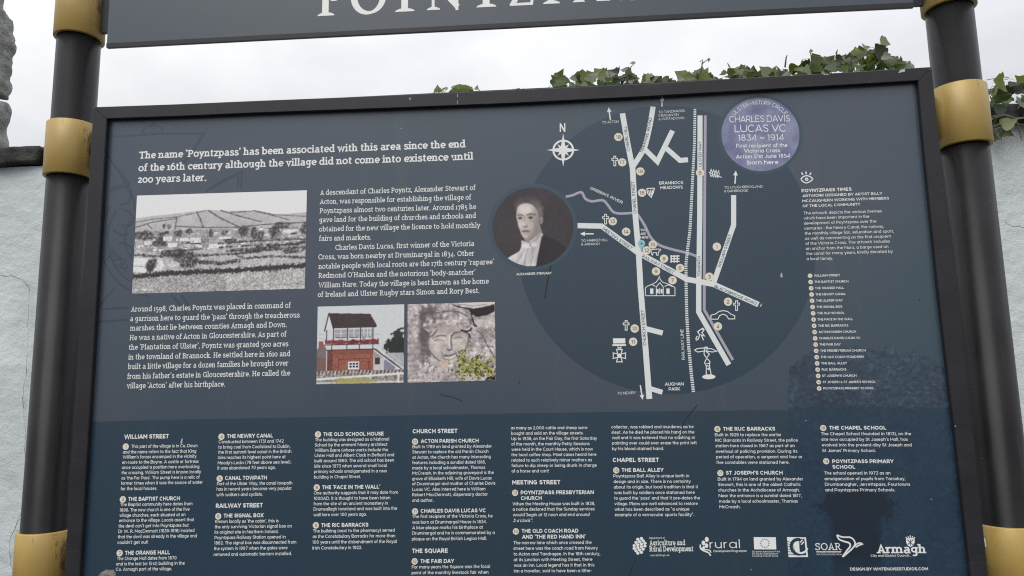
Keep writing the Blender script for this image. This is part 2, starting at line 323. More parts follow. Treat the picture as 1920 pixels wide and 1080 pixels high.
g('N', 64, ln((14, 2), (14, 64), (48, 4), (48, 66)), sf(14, 0), sf(48, 68, 8, 8, True), sf(12, 68, 7, 3, True))
g('O', 62, ('loop', arc(31, 34, 24, 30, 0, 360, 24)[:-1]))
g('P', 50, st(13, 0, 68, 'l', 'b'), cv((13, 64), (30, 63), (40, 55), (40, 40), (30, 31), (13, 30)))
g('R', 55, st(13, 0, 68, 'l', 'b'), cv((13, 64), (29, 63), (39, 56), (39, 42), (29, 34), (13, 33)), ln((26, 33), (44, 3)), sf(46, 0, 5, 7))
g('S', 47, cv((38, 54), (31, 62), (21, 64), (11, 59), (9, 49), (16, 40), (28, 34), (38, 26), (38, 13), (30, 5), (19, 4), (10, 9)), ln((8, 3), (8, 18)), ln((38, 50), (38, 65)))
g('T', 52, st(26, 0, 68, '', 'b'), ln((6, 54), (6, 64), (46, 64), (46, 54)))
g('U', 60, ('line', [(14, 66), (14, 26)] + arc(31, 24, 17, 20, 180, 360, 12) + [(48, 66)]), sf(14, 68, 8, 8, True), sf(48, 68, 8, 8, True))
g('V', 54, ln((9, 66), (27, 3), (45, 66)), sf(9, 68, 8, 8, True), sf(45, 68, 8, 8, True))
g('W', 78, ln((9, 66), (24, 4), (39, 62), (54, 4), (69, 66)), sf(9, 68, 8, 8, True), sf(69, 68, 8, 8, True))
g('0', 47, ('loop', arc(23.5, 25, 17, 21, 0, 360, 20)[:-1]))
g('1', 27, st(14, 0, 50, 'l', 'b'))
g('2', 42, cv((9, 38), (15, 45), (24, 46), (32, 41), (32, 31), (24, 20), (9, 5)), ln((8, 4), (35, 4), (35, 11)))
g('3', 42, cv((9, 40), (17, 46), (27, 45), (33, 37), (29, 26), (19, 22)), cv((19, 22), (31, 17), (35, 5), (30, -9), (19, -15), (8, -12)))
g('4', 46, ln((31, -17), (31, 46), (7, 4), (41, 4)))
g('5', 42, ln((33, 46), (13, 46), (12, 22)), cv((12, 21), (22, 24), (32, 17), (34, 4), (28, -9), (18, -15), (8, -12)))
g('6', 46, ('loop', arc(24, 23, 16, 19, 0, 360, 18)[:-1]), cv((8, 24), (11, 44), (20, 60), (33, 68)))
g('7', 42, ln((8, 38), (8, 46), (36, 46), (17, -17)))
g('8', 46, ('loop', arc(23, 18, 15, 15, 0, 360, 16)[:-1]), ('loop', arc(23, 49, 13, 15, 0, 360, 16)[:-1]))
g('9', 46, ('loop', arc(22, 28, 15, 18, 0, 360, 18)[:-1]), cv((37, 27), (35, 8), (26, -8), (13, -17)))
g('.', 20, ('dot', 9, 5)); g(',', 20, ('dot', 9, 5), ln((11, 4), (6, -10)))
g('’', 18, ln((10, 74), (6, 54))); g('‘', 18, ln((6, 74), (10, 54))); g('-', 30, ln((5, 25), (24, 25)))
def slab_run(s, w):
    V = []; F = []; x = 0; lay = []
    def add(vs, fs, k):
        b = len(V); V.extend([(float(p[0]) + x, float(p[1])) for p in vs]); F.extend([tuple(i + b for i in f) for f in fs]); lay.extend([k] * len(vs))
    for ch in s:
        if ch == ' ': x += 21; continue
        adv, parts = G[ch]; k = 0; sh_ = w * .85
        for p in parts:
            if p[0] == 'stem':
                _, sx, y0, y1, top, bot, _w = p; add([(sx - w / 2, y0), (sx + w / 2, y0), (sx + w / 2, y1), (sx - w / 2, y1)], [(0, 1, 2, 3)], k); k += 1
                for pos, code in ((y1, top), (y0, bot)):
                    if code:
                        l = w / 2 + 7 if code in 'lb' else 0; r = w / 2 + 6 if code in 'rb' else 0
                        ya, yb = (pos - sh_, pos) if pos == y1 else (pos, pos + sh_)
                        add([(sx - l, ya), (sx + r, ya), (sx + r, yb), (sx - l, yb)], [(0, 1, 2, 3)], k); k += 1
            elif p[0] == 'serif':
                _, sx, y, l, r, up = p; ya, yb = (y - sh_, y) if up else (y, y + sh_)
                l = l + w / 3 if l else 0; r = r + w / 3 if r else 0
                add([(sx - l, ya), (sx + r, ya), (sx + r, yb), (sx - l, yb)], [(0, 1, 2, 3)], k); k += 1
            elif p[0] == 'line': vs, fs = ribbon(p[1], w * .95); add(vs, fs, k); k += 1
            elif p[0] == 'loop': vs, fs = ribbon(p[1], w * .95, True); add(vs, fs, k); k += 1
            elif p[0] == 'dot': add([(p[1] + w * .65 * math.cos(a), p[2] + w * .65 * math.sin(a)) for a in [math.pi / 4 * i for i in range(8)]], [tuple(range(8))], k); k += 1
        x += adv
    return V, F, lay
def slab(sh, s, x0, y0, x1, y1, cap, d, w=9, m=0):
    V, F, lay = slab_run(s, w); V = np.array(V); xmin, xmax = V[:, 0].min(), V[:, 0].max()
    a = np.array(at(x0, y0)); b = np.array(at(x1, y1)); e = b - a; L = np.linalg.norm(e); e /= L; nrm = np.array([e[1], -e[0]])
    h = cap * MPP((x0 + x1) / 2, (y0 + y1) / 2)
    pts = a + np.outer((V[:, 0] - xmin) / (xmax - xmin) * L, e) + np.outer(V[:, 1] / 68 * h, nrm)
    base = len(sh.v); sh.v += [world(p[0], p[1], dz(d - .00003 * k)) for p, k in zip(pts, lay)]
    sh.f += [tuple(i + base for i in f) for f in F]; sh.m += [m] * len(F)

# ---------------------------------------------------------------- materials
SLATE = (0.055, 0.068, 0.096, 1); DARK = (0.016, 0.040, 0.070, 1)
pb = [(900, .00002)]
m_slate = mat('slate_print', SLATE, .30, .7, bump=pb, var=(2.2, .0, (0.036, 0.064, 0.088, 1), 2), speck=[((16, 16, 1.6), .56, .85, (0.074, 0.082, 0.098, 1)), ((240, 240, 240), .70, .76, (0.12, 0.13, 0.14, 1))])
m_dark = mat('dark_teal_print', DARK, .30, .7, bump=pb, var=(3, .0, (0.020, 0.042, 0.064, 1), 2), speck=[((16, 16, 1.6), .56, .85, (0.026, 0.048, 0.072, 1)), ((240, 240, 240), .70, .76, (0.06, 0.08, 0.09, 1))])
m_ghost = mat('tone_on_tone_print', (0.025, 0.046, 0.068, 1), .30, .7)
m_white = mat('white_lettering', (0.80, 0.81, 0.78, 1), .4, .5, var=(25, .06, None, 3))
m_road = mat('pale_road_print', (0.70, 0.73, 0.72, 1), .4, .5)
m_lilac = mat('lilac_print', (0.38, 0.36, 0.43, 1), .4, .5)
m_cream = mat('cream_print', (0.74, 0.68, 0.55, 1), .4, .5)
m_ink = mat('dark_ink', (0.07, 0.085, 0.11, 1), .4, .5)
m_brown = mat('brown_ink', (0.11, 0.10, 0.085, 1), .4, .5)
m_pin = mat('pale_blue_print', (0.27, 0.50, 0.58, 1), .4, .5)
m_plaque = mat('purple_blue_plaque', (0.13, 0.14, 0.265, 1), .38, .5, var=(34, 0, (0.26, 0.27, 0.40, 1), 9))
m_photo = mat('photographic_print', (1, 1, 1, 1), .38, .5, attr='print')
m_ruin = mat('ruin_print', (1, 1, 1, 1), .30, .7, attr='print')
m_frame = mat('dark_frame_paint', (0.017, 0.0165, 0.020, 1), .42, .32, bump=[(500, .00004)], var=(14, .25, (0.024, 0.023, 0.028, 1), 6), speck=[((90, 90, 90), .66, .74, (0.10, 0.10, 0.10, 1)), ((6, 6, 30), .60, .75, (0.036, 0.035, 0.034, 1))])
m_black = mat('black_seal', (0.004, 0.004, 0.005, 1), .8, .1)
m_post = mat('black_post_paint', (0.007, 0.007, 0.008, 1), .34, .16, bump=[(300, .00006)], var=(9, 0, (0.016, 0.015, 0.017, 1), 8), speck=[((110, 110, 90), .68, .76, (0.09, 0.09, 0.085, 1)), ((30, 30, 3), .58, .72, (0.024, 0.023, 0.022, 1))])
m_gold = mat('gold_paint', (0.42, 0.285, 0.078, 1), .42, .5, metal=.05, bump=[(260, .00010)], var=(16, 0, (0.35, 0.235, 0.068, 1), 9), speck=[((34, 34, 9), .62, .70, (0.13, 0.075, 0.035, 1)), ((150, 150, 150), .68, .75, (0.62, 0.55, 0.38, 1))])
m_header = mat('header_print', (0.052, 0.068, 0.088, 1), .4, .5, bump=pb)
m_render = mat('white_render', (0.60, 0.635, 0.65, 1), .85, .3, bump=[(38, .004), (160, .0016)], var=(3.5, 0, (0.50, 0.535, 0.55, 1), 9), speck=[((9, 9, 2.2), .60, .78, (0.40, 0.42, 0.41, 1)), ((60, 60, 60), .66, .72, (0.36, 0.37, 0.36, 1))])
m_coping = mat('coping_stone_dark', (0.055, 0.055, 0.053, 1), .85, .3, bump=[(30, .012), (140, .003)], var=(14, 0, (0.016, 0.017, 0.015, 1), 8))
m_stone = mat('pale_painted_stone', (0.37, 0.375, 0.37, 1), .85, .3, bump=[(22, .02), (90, .006), (300, .002)], var=(16, 0, (0.22, 0.22, 0.20, 1), 8))
m_crack = mat('crack_shadow', (0.10, 0.10, 0.095, 1), .9, .1)
m_drop = mat('bird_dropping', (0.30, 0.29, 0.25, 1), .8, .2, var=(90, 0, (0.12, 0.11, 0.09, 1), 6))
m_scratch = mat('scratch_mark', (0.020, 0.024, 0.032, 1), .6, .3)
m_chip = mat('paint_chip', (0.45, 0.45, 0.45, 1), .7, .3)
m_rust = mat('rust_stain', (0.10, 0.045, 0.02, 1), .8, .2)

# ---------------------------------------------------------------- ground, wall, pier
def strip_grid(u0, u1, v0, v1, nu, nv): pass
gm = mat('paving_asphalt', (0.055, 0.055, 0.055, 1), .9, .3, bump=[(60, .004)], var=(5, .3, None, 8))
tag(mesh('ground', [(-300, -300, 0), (300, -300, 0), (300, 300, 0), (-300, 300, 0)], [(0, 1, 2, 3)], gm, origin=Vector((0, 0, 0))), kind='structure')

def vnoise(x, y, seed=0):                     # value noise, vectorised
    xi = np.floor(x).astype(int); yi = np.floor(y).astype(int); xf = x - xi; yf = y - yi
    def h(a, b):
        n = (a * 374761393 + b * 668265263 + seed * 974711) & 0x7fffffff
        n = ((n ^ (n >> 13)) * 1274126177) & 0x7fffffff
        return ((n ^ (n >> 16)) & 0xffff) / 65535.0
    u = xf * xf * (3 - 2 * xf); v = yf * yf * (3 - 2 * yf)
    return (h(xi, yi) * (1 - u) + h(xi + 1, yi) * u) * (1 - v) + (h(xi, yi + 1) * (1 - u) + h(xi + 1, yi + 1) * u) * v
def fbm(x, y, o=4, seed=0):
    s = 0; a = .5; t = 0
    for i in range(o): s = s + a * vnoise(x * 2 ** i, y * 2 ** i, seed + i * 7); t += a; a *= .55
    return s / t

DW = 1.35                                      # depth of the wall's front face
WT = Z0 - at(40, 313, DW)[1]                   # underside of its coping
wall = empty('garden_wall', (0.3, DW, 0), 'white roughcast garden wall with dark stone coping standing behind the sign', 'wall')
xs = np.linspace(-3.2, 3.6, 420); zs = np.linspace(0, WT, 170); XX, ZZ = np.meshgrid(xs, zs)
YY = DW + (fbm(XX * 7, ZZ * 7, 5, 3) - .5) * .016 + (fbm(XX * 40, ZZ * 40, 2, 9) - .5) * .004
vs = np.stack([XX, YY, ZZ], 2).reshape(-1, 3); nx = len(xs); nzz = len(zs)
fs = [(j * nx + i, j * nx + i + 1, (j + 1) * nx + i + 1, (j + 1) * nx + i) for j in range(nzz - 1) for i in range(nx - 1)]
b0 = len(vs); bk = [(-3.2, DW + .3, 0), (3.6, DW + .3, 0), (3.6, DW + .3, WT), (-3.2, DW + .3, WT)]
fs += [(b0 + 1, b0, b0 + 3, b0 + 2)]
mesh('rendered_face', list(map(tuple, vs)) + bk, fs, m_render, wall, smooth=True)

def rough_block(name, x0, x1, y0, y1, z0, z1, amp, m, parent, seed, n=(14, 6, 6), rnd=.0, sm=True):
    V = []; F = []
    def face(o, a, b, na, nb):
        base = len(V)
        for j in range(nb + 1):
            for i in range(na + 1): V.append(np.array(o) + np.array(a) * i / na + np.array(b) * j / nb)
        for j in range(nb):
            for i in range(na): k = base + j * (na + 1) + i; F.append((k, k + 1, k + na + 2, k + na + 1))
    dx, dy, dz = x1 - x0, y1 - y0, z1 - z0; a, b, c = n
    face((x0, y0, z0), (dx, 0, 0), (0, 0, dz), a, c); face((x1, y1, z0), (-dx, 0, 0), (0, 0, dz), a, c)
    face((x1, y0, z0), (0, dy, 0), (0, 0, dz), b, c); face((x0, y1, z0), (0, -dy, 0), (0, 0, dz), b, c)
    face((x0, y0, z1), (dx, 0, 0), (0, dy, 0), a, b); face((x0, y1, z0), (dx, 0, 0), (0, -dy, 0), a, b)
    V = np.array(V); c0 = np.array([(x0 + x1) / 2, (y0 + y1) / 2, (z0 + z1) / 2]); h = np.array([dx, dy, dz]) / 2
    q = (V - c0) / h
    if rnd: V = c0 + h * q * (1 - rnd * (np.abs(q[:, [1, 2, 0]]) ** 4 + np.abs(q[:, [2, 0, 1]]) ** 4) / 2)
    for k in range(3):
        s1 = seed * 13 + k * 5
        V[:, k] += (fbm(V[:, (k + 1) % 3] * 9 + 50 + V[:, k] * 5, V[:, (k + 2) % 3] * 9 + 50, 4, s1) - .5) * amp
    # weld
    key = {}; idx = []; NV = []
    for p, qq in zip(V, q):
        kk = tuple(np.round(qq, 4))
        if kk not in key: key[kk] = len(NV); NV.append(tuple(p))
        idx.append(key[kk])
    F = [tuple(idx[i] for i in f) for f in F]
    return mesh(name, NV, F, m, parent, smooth=sm)
CT = Z0 - at(40, 274, DW - .03)[1]
x = -3.2; k = 0
while x < 3.5:
    w = random.uniform(.55, .8); rough_block('coping_stone', x + .004, x + w - .004, DW - .035, DW + .36, WT + .002, CT + random.uniform(-.006, .006), .030, m_coping, wall, k, (28, 8, 6), .03); x += w; k += 1
def crack(px, w, d=DW - .0125, name='crack'):
    pts = []
    for (a, b), (c, e) in zip(px[:-1], px[1:]):
        for j in range(5): t = j / 5; pts.append((a + (c - a) * t + random.uniform(-1.3, 1.3), b + (e - b) * t + random.uniform(-1.3, 1.3)))
    pts.append(px[-1]); q = [at(x_, y_, d) for x_, y_ in pts]
    ws = [w * .002 * random.uniform(.3, 1.3) for _ in q]
    vs_, fs_ = ribbon(q, ws); return mesh(name, [world(p[0], p[1], d) for p in vs_], fs_, m_crack, wall)
crack([(56, 536), (53, 600), (52, 660), (47, 715), (42, 745), (47, 800), (48, 870), (40, 960), (18, 1015), (20, 1058), (26, 1085)], 1.0)
crack([(-20, 520), (5, 516), (30, 519), (45, 528), (53, 537)], 1.1)
crack([(1884, 417), (1898, 424), (1912, 425), (1940, 428)], 1.2)

DP = DW + .50; TH = .16                        # a rough stone gable edge, seen between its front and its right-hand side
pier = empty('stone_pier', (-2.45, DP + TH / 2, 0), 'rough pale grey stone pier rising behind the wall at the far left', 'pier')
def pz(y): return Z0 - at(10, y, DP)[1]
def pxr(x_, y): return at(x_, y, DP + TH * .8)[0] - W0
rows = [(-150, -6, 14), (0, 164, 19), (170, 420, 8), (428, 640, 12), (650, 860, 10), (868, 1040, 14)]
for i, (ya, yb, xr) in enumerate(rows):
    xr_ = pxr(xr, (ya + yb) / 2); zt, zb = pz(ya), pz(yb); wid = [.42, .36, .50, .38, .45, .4][i]
    rough_block('stone', xr_ - wid, xr_, DP, DP + TH, zb, zt, .06, m_stone, pier, 40 + i, (26, 10, 26), .07)
    rough_block('stone', xr_ - wid - .5, xr_ - wid - .012, DP + .01, DP + TH, zb, zt, .05, m_stone, pier, 60 + i, (10, 6, 12), .06)
zlow = pz(1048); kk = 0; xb = pxr(16, 900)
while zlow > .05:
    zn = max(0, zlow - .3); rough_block('stone', xb - .85, xb, DP, DP + TH, zn + .006, zlow - .012, .04, m_stone, pier, 80 + kk, (10, 6, 8), .05); zlow = zn; kk += 1
xa, xz = xb - .8, pxr(0, 500) - .14
mesh('mortar_core', [(a, b, c) for c in (0, pz(-130)) for a, b in ((xa, DP + .05), (xz, DP + .05), (xz, DP + TH - .04), (xa, DP + TH - .04))], [(0, 1, 2, 3), (4, 5, 6, 7), (0, 1, 5, 4), (1, 2, 6, 5), (2, 3, 7, 6), (3, 0, 4, 7)], m_coping, pier)

# ---------------------------------------------------------------- the sign: posts, collars, frame, panels
sign = empty('village_information_sign', (0, .02, 0), 'large dark blue village map board and header between two black posts with gold collars', 'sign')
def tube(name, u, d, r, v0, v1, m, n=48, r_in=None, lip=.0015):
    prof = [(r, v1), (r, v0)] if r_in is None else [(r_in, v0), (r - lip, v0), (r, v0 + lip), (r, v1 - lip), (r - lip, v1), (r_in, v1)]
    V = []; F = []
    for (rr, vv) in prof:
        for i in range(n): a = 2 * math.pi * i / n; V.append(world(u + rr * math.cos(a), vv, d + rr * math.sin(a)))
    for j in range(len(prof) - 1):
        for i in range(n): F.append((j * n + i, j * n + (i + 1) % n, (j + 1) * n + (i + 1) % n, (j + 1) * n + i))
    if r_in is None: F.append(tuple(range(n, 2 * n)))
    o = mesh(name, V, F, m, sign, smooth=True)
    return o
DPOST = .045; RP = .0365; RC = .0425
LU, RU = -.0972, 1.4862
for u in (LU, RU):
    tube('post', u, DPOST, RP, -.62, Z0 - .0, m_post)
def vy(px, y): return at(px, y, DPOST - RC)[1]
collars = {LU: [(-.30, vy(140, 54)), (vy(125, 219), vy(125, 321)), (vy(80, 1003), vy(80, 1003) + .105)],
           RU: [(-.30, vy(1790, -4)), (vy(1810, 148), vy(1815, 262)), (vy(1890, 992), vy(1890, 992) + .105)]}
for u, L in collars.items():
    for a, b in L: tube('collar', u, DPOST, RC, a, b, m_gold, r_in=RP + .0002)
for u in (LU, RU):                              # brackets between collar and frame
    s = 1 if u < 0 else -1
    for a, b in collars[u]:
        z1, z2 = Z0 - a - .012, Z0 - b + .012
        x0, x1 = sorted((u - W0 + s * (RC - .004), u - W0 + s * (RC + .028)))
        V = [(x, y, z) for z in (z2, z1) for x, y in ((x0, .042), (x1, .042), (x1, .050), (x0, .050))]
        mesh('bracket', V, [(0, 3, 2, 1), (4, 5, 6, 7), (0, 1, 5, 4), (1, 2, 6, 5), (2, 3, 7, 6), (3, 0, 4, 7)], m_frame, sign)
# rust dribbles where the collars meet the brackets
for (x_, y_, l) in ((183, 20, 34), (186, 48, 16), (172, 245, 18), (168, 262, 30)):
    pass

FD = -.010                                      # front face of the frame
def vspan(v): return v
VB = 1.02                                       # bottom of the panel
OT = U([(175, 200.5), (330, 195), (480, 188.6), (720, 179), (960, 168.4), (1200, 157), (1440, 143.4), (1600, 134.5), (1747, 125)], FD)
IT = U([(200, 222.5), (345, 217.5), (480, 211.5), (720, 203), (960, 193.5), (1200, 181.5), (1440, 167.5), (1580, 159.5), (1722, 151)], FD)
OL = U([(175, 200.5), (170, 270), (154.5, 540), (138, 810), (119.5, 1080)], FD)
IL = U([(200, 222.5), (197, 270), (181.5, 540), (165, 810), (148.5, 1080)], FD)
OR = U([(1747, 125), (1762.5, 270), (1793.5, 540), (1824, 810), (1853.8, 1080)], FD)
IR = U([(1722, 151), (1732.5, 270), (1760, 540), (1791, 810), (1821, 1080)], FD)
def ext(A, v): A.append((A[-1][0], v)); return A
ext(OL, VB + .026); ext(IL, VB); ext(OR, VB + .026); ext(IR, VB)
OB = [OL[-1], OR[-1]]; IB = [IL[-1], IR[-1]]
def rail(O, I, flip=False):
    n = len(O); V = []; F = []; bw = .0012
    Im = [tuple(np.array(i) + (np.array(o) - np.array(i)) * .045) for o, i in zip(O, I)]; Om = [tuple(np.array(o) + (np.array(i) - np.array(o)) * .045) for o, i in zip(O, I)]
    L = [(O, .028), (O, FD + bw), (Om, FD), (Im, FD), (I, FD + bw), (I, .006)]
    for A, d in L: V += [world(p[0], p[1], d) for p in A]
    for j in range(len(L) - 1):
        for i in range(n - 1): F.append((j * n + i, j * n + i + 1, (j + 1) * n + i + 1, (j + 1) * n + i))
    F.append(tuple(k_ * n for k_ in range(len(L)))); F.append(tuple(k_ * n + n - 1 for k_ in range(len(L))))
    return mesh('frame_rail', V, F, m_frame, sign)
def inset(A, i0, i1):                            # 0.4 mm mitre joint at the rail ends
    A = [list(a) for a in A]; return A
def shrink(O, I, eps=.0004):
    O = [list(p) for p in O]; I = [list(p) for p in I]
    for A in (O, I):
        for e, nb in ((0, 1), (-1, -2)):
            a = np.array(A[e]); b = np.array(A[nb]); t = (b - a) / np.linalg.norm(b - a); A[e] = list(a + t * eps)
    return O, I
for O, I in ((OT, IT), (OL, IL), (OR, IR), (OB, IB)):
    rail(*shrink(O, I))
# backing board and black seal showing in the gap between frame and print
bd = Sheet(); bd.poly([(IT[0][0] - .012, -.012), (IT[-1][0] + .012, -.012), (IR[-1][0] + .012, VB + .012), (IL[-1][0] - .012, VB + .012)], .0035)
bd.build('backing_seal', m_black, sign)
V = []; 
bk_ = [(-.026, -.026), (1.424, -.026), (1.428, VB + .024), (-.028, VB + .024)]
mesh('back_sheet', [world(u_, v_, d_) for d_ in (.0065, .027) for u_, v_ in bk_], [(0, 1, 2, 3), (4, 5, 6, 7), (0, 1, 5, 4), (1, 2, 6, 5), (2, 3, 7, 6), (3, 0, 4, 7)], m_frame, sign)

# printed panel: outline follows the photographed print, a couple of mm inside the frame
PT = U([(201, 226), (340, 220.6), (480, 215), (720, 206.3), (960, 197.2), (1200, 185.3), (1440, 171), (1580, 163), (1720.5, 155)])
PL = U([(201, 226), (199, 270), (183.8, 540), (167.5, 810), (151, 1080)]); PR = U([(1720.5, 155), (1730.5, 270), (1757.5, 540), (1788.5, 810), (1818.5, 1080)])
ext(PL, VB - .004); ext(PR, VB - .004)
BAND = U([(168.6, 790.75), (324, 787), (480, 784.2), (720, 779.5), (960, 775), (1200, 771.6), (1440, 769), (1610, 768), (1783.6, 768)])
# panel itself (slate), a thin sheet with edges
out_ = PT + PR[1:] + PL[::-1][:-1]
n = len(out_); V = [world(p[0], p[1], 0) for p in out_] + [world(p[0], p[1], .003) for p in out_]
panel = mesh('map_panel', V, [tuple(range(n)), tuple(range(2 * n - 1, n - 1, -1))] + [(i, n + i, n + (i + 1) % n, (i + 1) % n) for i in range(n)], m_slate, sign, origin=world(.7, .5, 0))
tag(panel, 'slate blue printed panel with map, photographs and columns of lettering')
D1, D2, D3, D4, D5 = -.0003, -.0006, -.0009, -.0014, -.0020
sh = Sheet(); low = BAND + [p for p in PR if p[1] > BAND[-1][1] + .001] + [p for p in PL[::-1] if p[1] > BAND[0][1] + .001]
sh.poly(low, D1); sh.build('dark_band', m_dark, panel)

# map disc, cut off along the plaque side only by overlap; halo discs of the portrait and plaque
MC = (0.97299, 0.26011, 0.24130)
sh = Sheet(); sh.poly([(MC[0] + MC[2] * math.cos(a), MC[1] + MC[2] * math.sin(a)) for a in np.linspace(0, 2 * math.pi, 121)[:-1]], D1); sh.build('map_disc', m_dark, panel)
m_halo = mat('halo_print', (0.038, 0.070, 0.100, 1), .38, .5)
sh = Sheet(); disc(sh, 998.5, 425, 83, D2, n=72); sh.build('portrait_halo', m_halo, panel)
sh = Sheet(); disc(sh, 1425.5, 252, 79, D2, n=72); sh.build('plaque_halo', m_halo, panel)

# ---------------------------------------------------------------- ghost artwork on the left
sh = Sheet()
def dbl(px, w=3.2, gap=9, closed=False):
    for off in (0, 1):
        q = np.array(px, float); c = q.mean(0)
        if off: q = q + np.sign(c - q) * 0 ; q = c + (q - c) * (1 - gap / max(40, np.abs(q - c).max()))
        q = [(a + random.uniform(-.8, .8), b + random.uniform(-.8, .8)) for a, b in q]
        sh.k += 1; stroke(sh, q, w, D1 - .00002 * sh.k, closed=closed)
dbl([(202, 256), (290, 250), (383, 249), (372, 268), (356, 292), (344, 306)])
dbl([(200, 286), (212, 306), (232, 330), (243, 345), (225, 352), (206, 358)])
dbl([(385, 358), (405, 346), (430, 332), (454, 322), (452, 352)])
dbl([(186, 575), (200, 556), (214, 541)]); dbl([(184, 604), (240, 600)]); dbl([(194, 580), (240, 577)])
dbl([(322, 553), (338, 574), (352, 592)]); dbl([(340, 553), (352, 570), (368, 590)])
for r_, w_ in ((112, 2.6), (98, 2.2), (66, 2)):
    sh.k += 1
    for a0, a1 in ((150, 262),): ring(sh, 300, 440, r_, w_, D1 - .00002 * sh.k, a0=a0, a1=a1, n=40)
sh.k += 1; ring(sh, 285, 255, 21, 2.6, D1 - .00002 * sh.k, a0=10, a1=170, n=16)
for q in ([(283, 240), (283, 232), (288, 232), (288, 242)], [(226, 330), (238, 345), (246, 362), (240, 380), (224, 384)], [(232, 392), (244, 400), (250, 412), (240, 424), (228, 420)],
          [(222, 455), (238, 458), (250, 470), (244, 480)], [(206, 462), (218, 478), (236, 490)], [(235, 350), (250, 372), (252, 395)], [(212, 430), (226, 440), (240, 438)]):
    sh.k += 1; stroke(sh, q, 3.2, D1 - .00002 * sh.k, curved=True)
text(sh, 'FOR', 199, 486, 234, 511, 13, D1 - .0007, off=.0)
sh.build('ghost_medal', m_ghost, panel, 'faint outline of a large cross shaped medal printed on the left')

# ---------------------------------------------------------------- colour prints: grids with one colour per vertex
def cgrid(name, corners, nx_, ny_, fn, parent, label, d=D3, mtl=None):
    X, Y = np.meshgrid(np.linspace(0, 1, nx_), np.linspace(0, 1, ny_))
    col, mask = fn(X, Y); a, b, c, e = [np.array(at(*p)) for p in corners]
    Pt = (a[None, None] * ((1 - X) * (1 - Y))[..., None] + b * (X * (1 - Y))[..., None] + c * (X * Y)[..., None] + e * ((1 - X) * Y)[..., None])
    idx = np.arange(nx_ * ny_).reshape(ny_, nx_)
    q = np.stack([idx[:-1, :-1], idx[:-1, 1:], idx[1:, 1:], idx[1:, :-1]], -1).reshape(-1, 4)
    if mask is not None:
        mk = mask.reshape(-1); keep = mk[q].all(1); q = q[keep]
        used = np.unique(q); re = -np.ones(nx_ * ny_, int); re[used] = np.arange(len(used)); q = re[q]
    else: used = np.arange(nx_ * ny_)
    pf = Pt.reshape(-1, 2)[used]; cf = col.reshape(-1, 3)[used]
    d = dz(d); org = world(*pf.mean(0), d)
    vs_ = np.stack([pf[:, 0] - W0 - org[0], np.zeros(len(pf)) + d - org[1], Z0 - pf[:, 1] - org[2]], 1)
    me = bpy.data.meshes.new(name); me.from_pydata(vs_.tolist(), [], q.tolist()); me.materials.append(mtl or m_photo)
    at_ = me.color_attributes.new('print', 'FLOAT_COLOR', 'POINT')
    buf = np.ones((len(cf), 4)); buf[:, :3] = cf; at_.data.foreach_set('color', buf.reshape(-1).astype(np.float32))
    o = bpy.data.objects.new(name, me); S.collection.objects.link(o); place(o, parent, org); tag(o, label); return o
def lin(c): c = np.asarray(c, float) / 255; return np.where(c <= .04045, c / 12.92, ((c + .055) / 1.055) ** 2.4) * 1.05
def inpoly(X, Y, P):
    P = np.array(P, float); r = np.zeros(X.shape, bool); n_ = len(P)
    for i in range(n_):
        x1, y1 = P[i]; x2, y2 = P[(i + 1) % n_]
        c = ((y1 > Y) != (y2 > Y)); r ^= c & (X < (x2 - x1) * (Y - y1) / ((y2 - y1) + 1e-12) + x1)
    return r
def seg(X, Y, a, b, asp=1.0):
    ax_, ay = a; bx_, by = b; dx, dy = (bx_ - ax_), (by - ay); 
    t = np.clip((((X - ax_) * dx * asp * asp) + (Y - ay) * dy) / (dx * dx * asp * asp + dy * dy + 1e-12), 0, 1)
    return np.hypot((X - ax_ - t * dx) * asp, Y - ay - t * dy)
class Pic:
    def __init__(s, X, Y, base, asp): s.X, s.Y = X, Y; s.asp = asp; s.c = np.zeros(X.shape + (3,)) + np.array(base, float)
    def fill(s, m, col, a=1.0):
        w = (m * a)[..., None] if m.dtype != bool else (m.astype(float) * a)[..., None]
        s.c = s.c * (1 - w) + np.array(col, float) * w
    tex = 0.0
    def tx(s, m):                                   # break tones up like grain of foliage and rubble
        if not s.tex: return m
        return m * (1 - s.tex * np.clip((fbm(s.X * 75 * s.asp, s.Y * 75, 3, 61) - .42) * 5, 0, 1))
    def poly(s, P, col, a=1.0): s.fill(s.tx(inpoly(s.X, s.Y, P).astype(float)), col, a)
    def ell(s, x, y, rx, ry, col, a=1.0, soft=.0, rough=0, seed=0):
        r = np.hypot((s.X - x) / rx, (s.Y - y) / ry)
        if rough: r = r + (fbm(s.X * 30 * s.asp + seed, s.Y * 30, 3, seed) - .5) * rough
        s.fill(s.tx(np.clip((1 - r) / max(soft, .04) + .5, 0, 1)), col, a)
    def line(s, P, w, col, a=1.0, rough=0, seed=0):
        for p, q in zip(P[:-1], P[1:]):
            r = seg(s.X, s.Y, p, q, s.asp)
            if rough: r = r + (fbm(s.X * 45 * s.asp + seed, s.Y * 45, 3, seed) - .5) * rough
            s.fill(s.tx(np.clip((w - r) / (w * .5 + .002) + .5, 0, 1)), col, a)

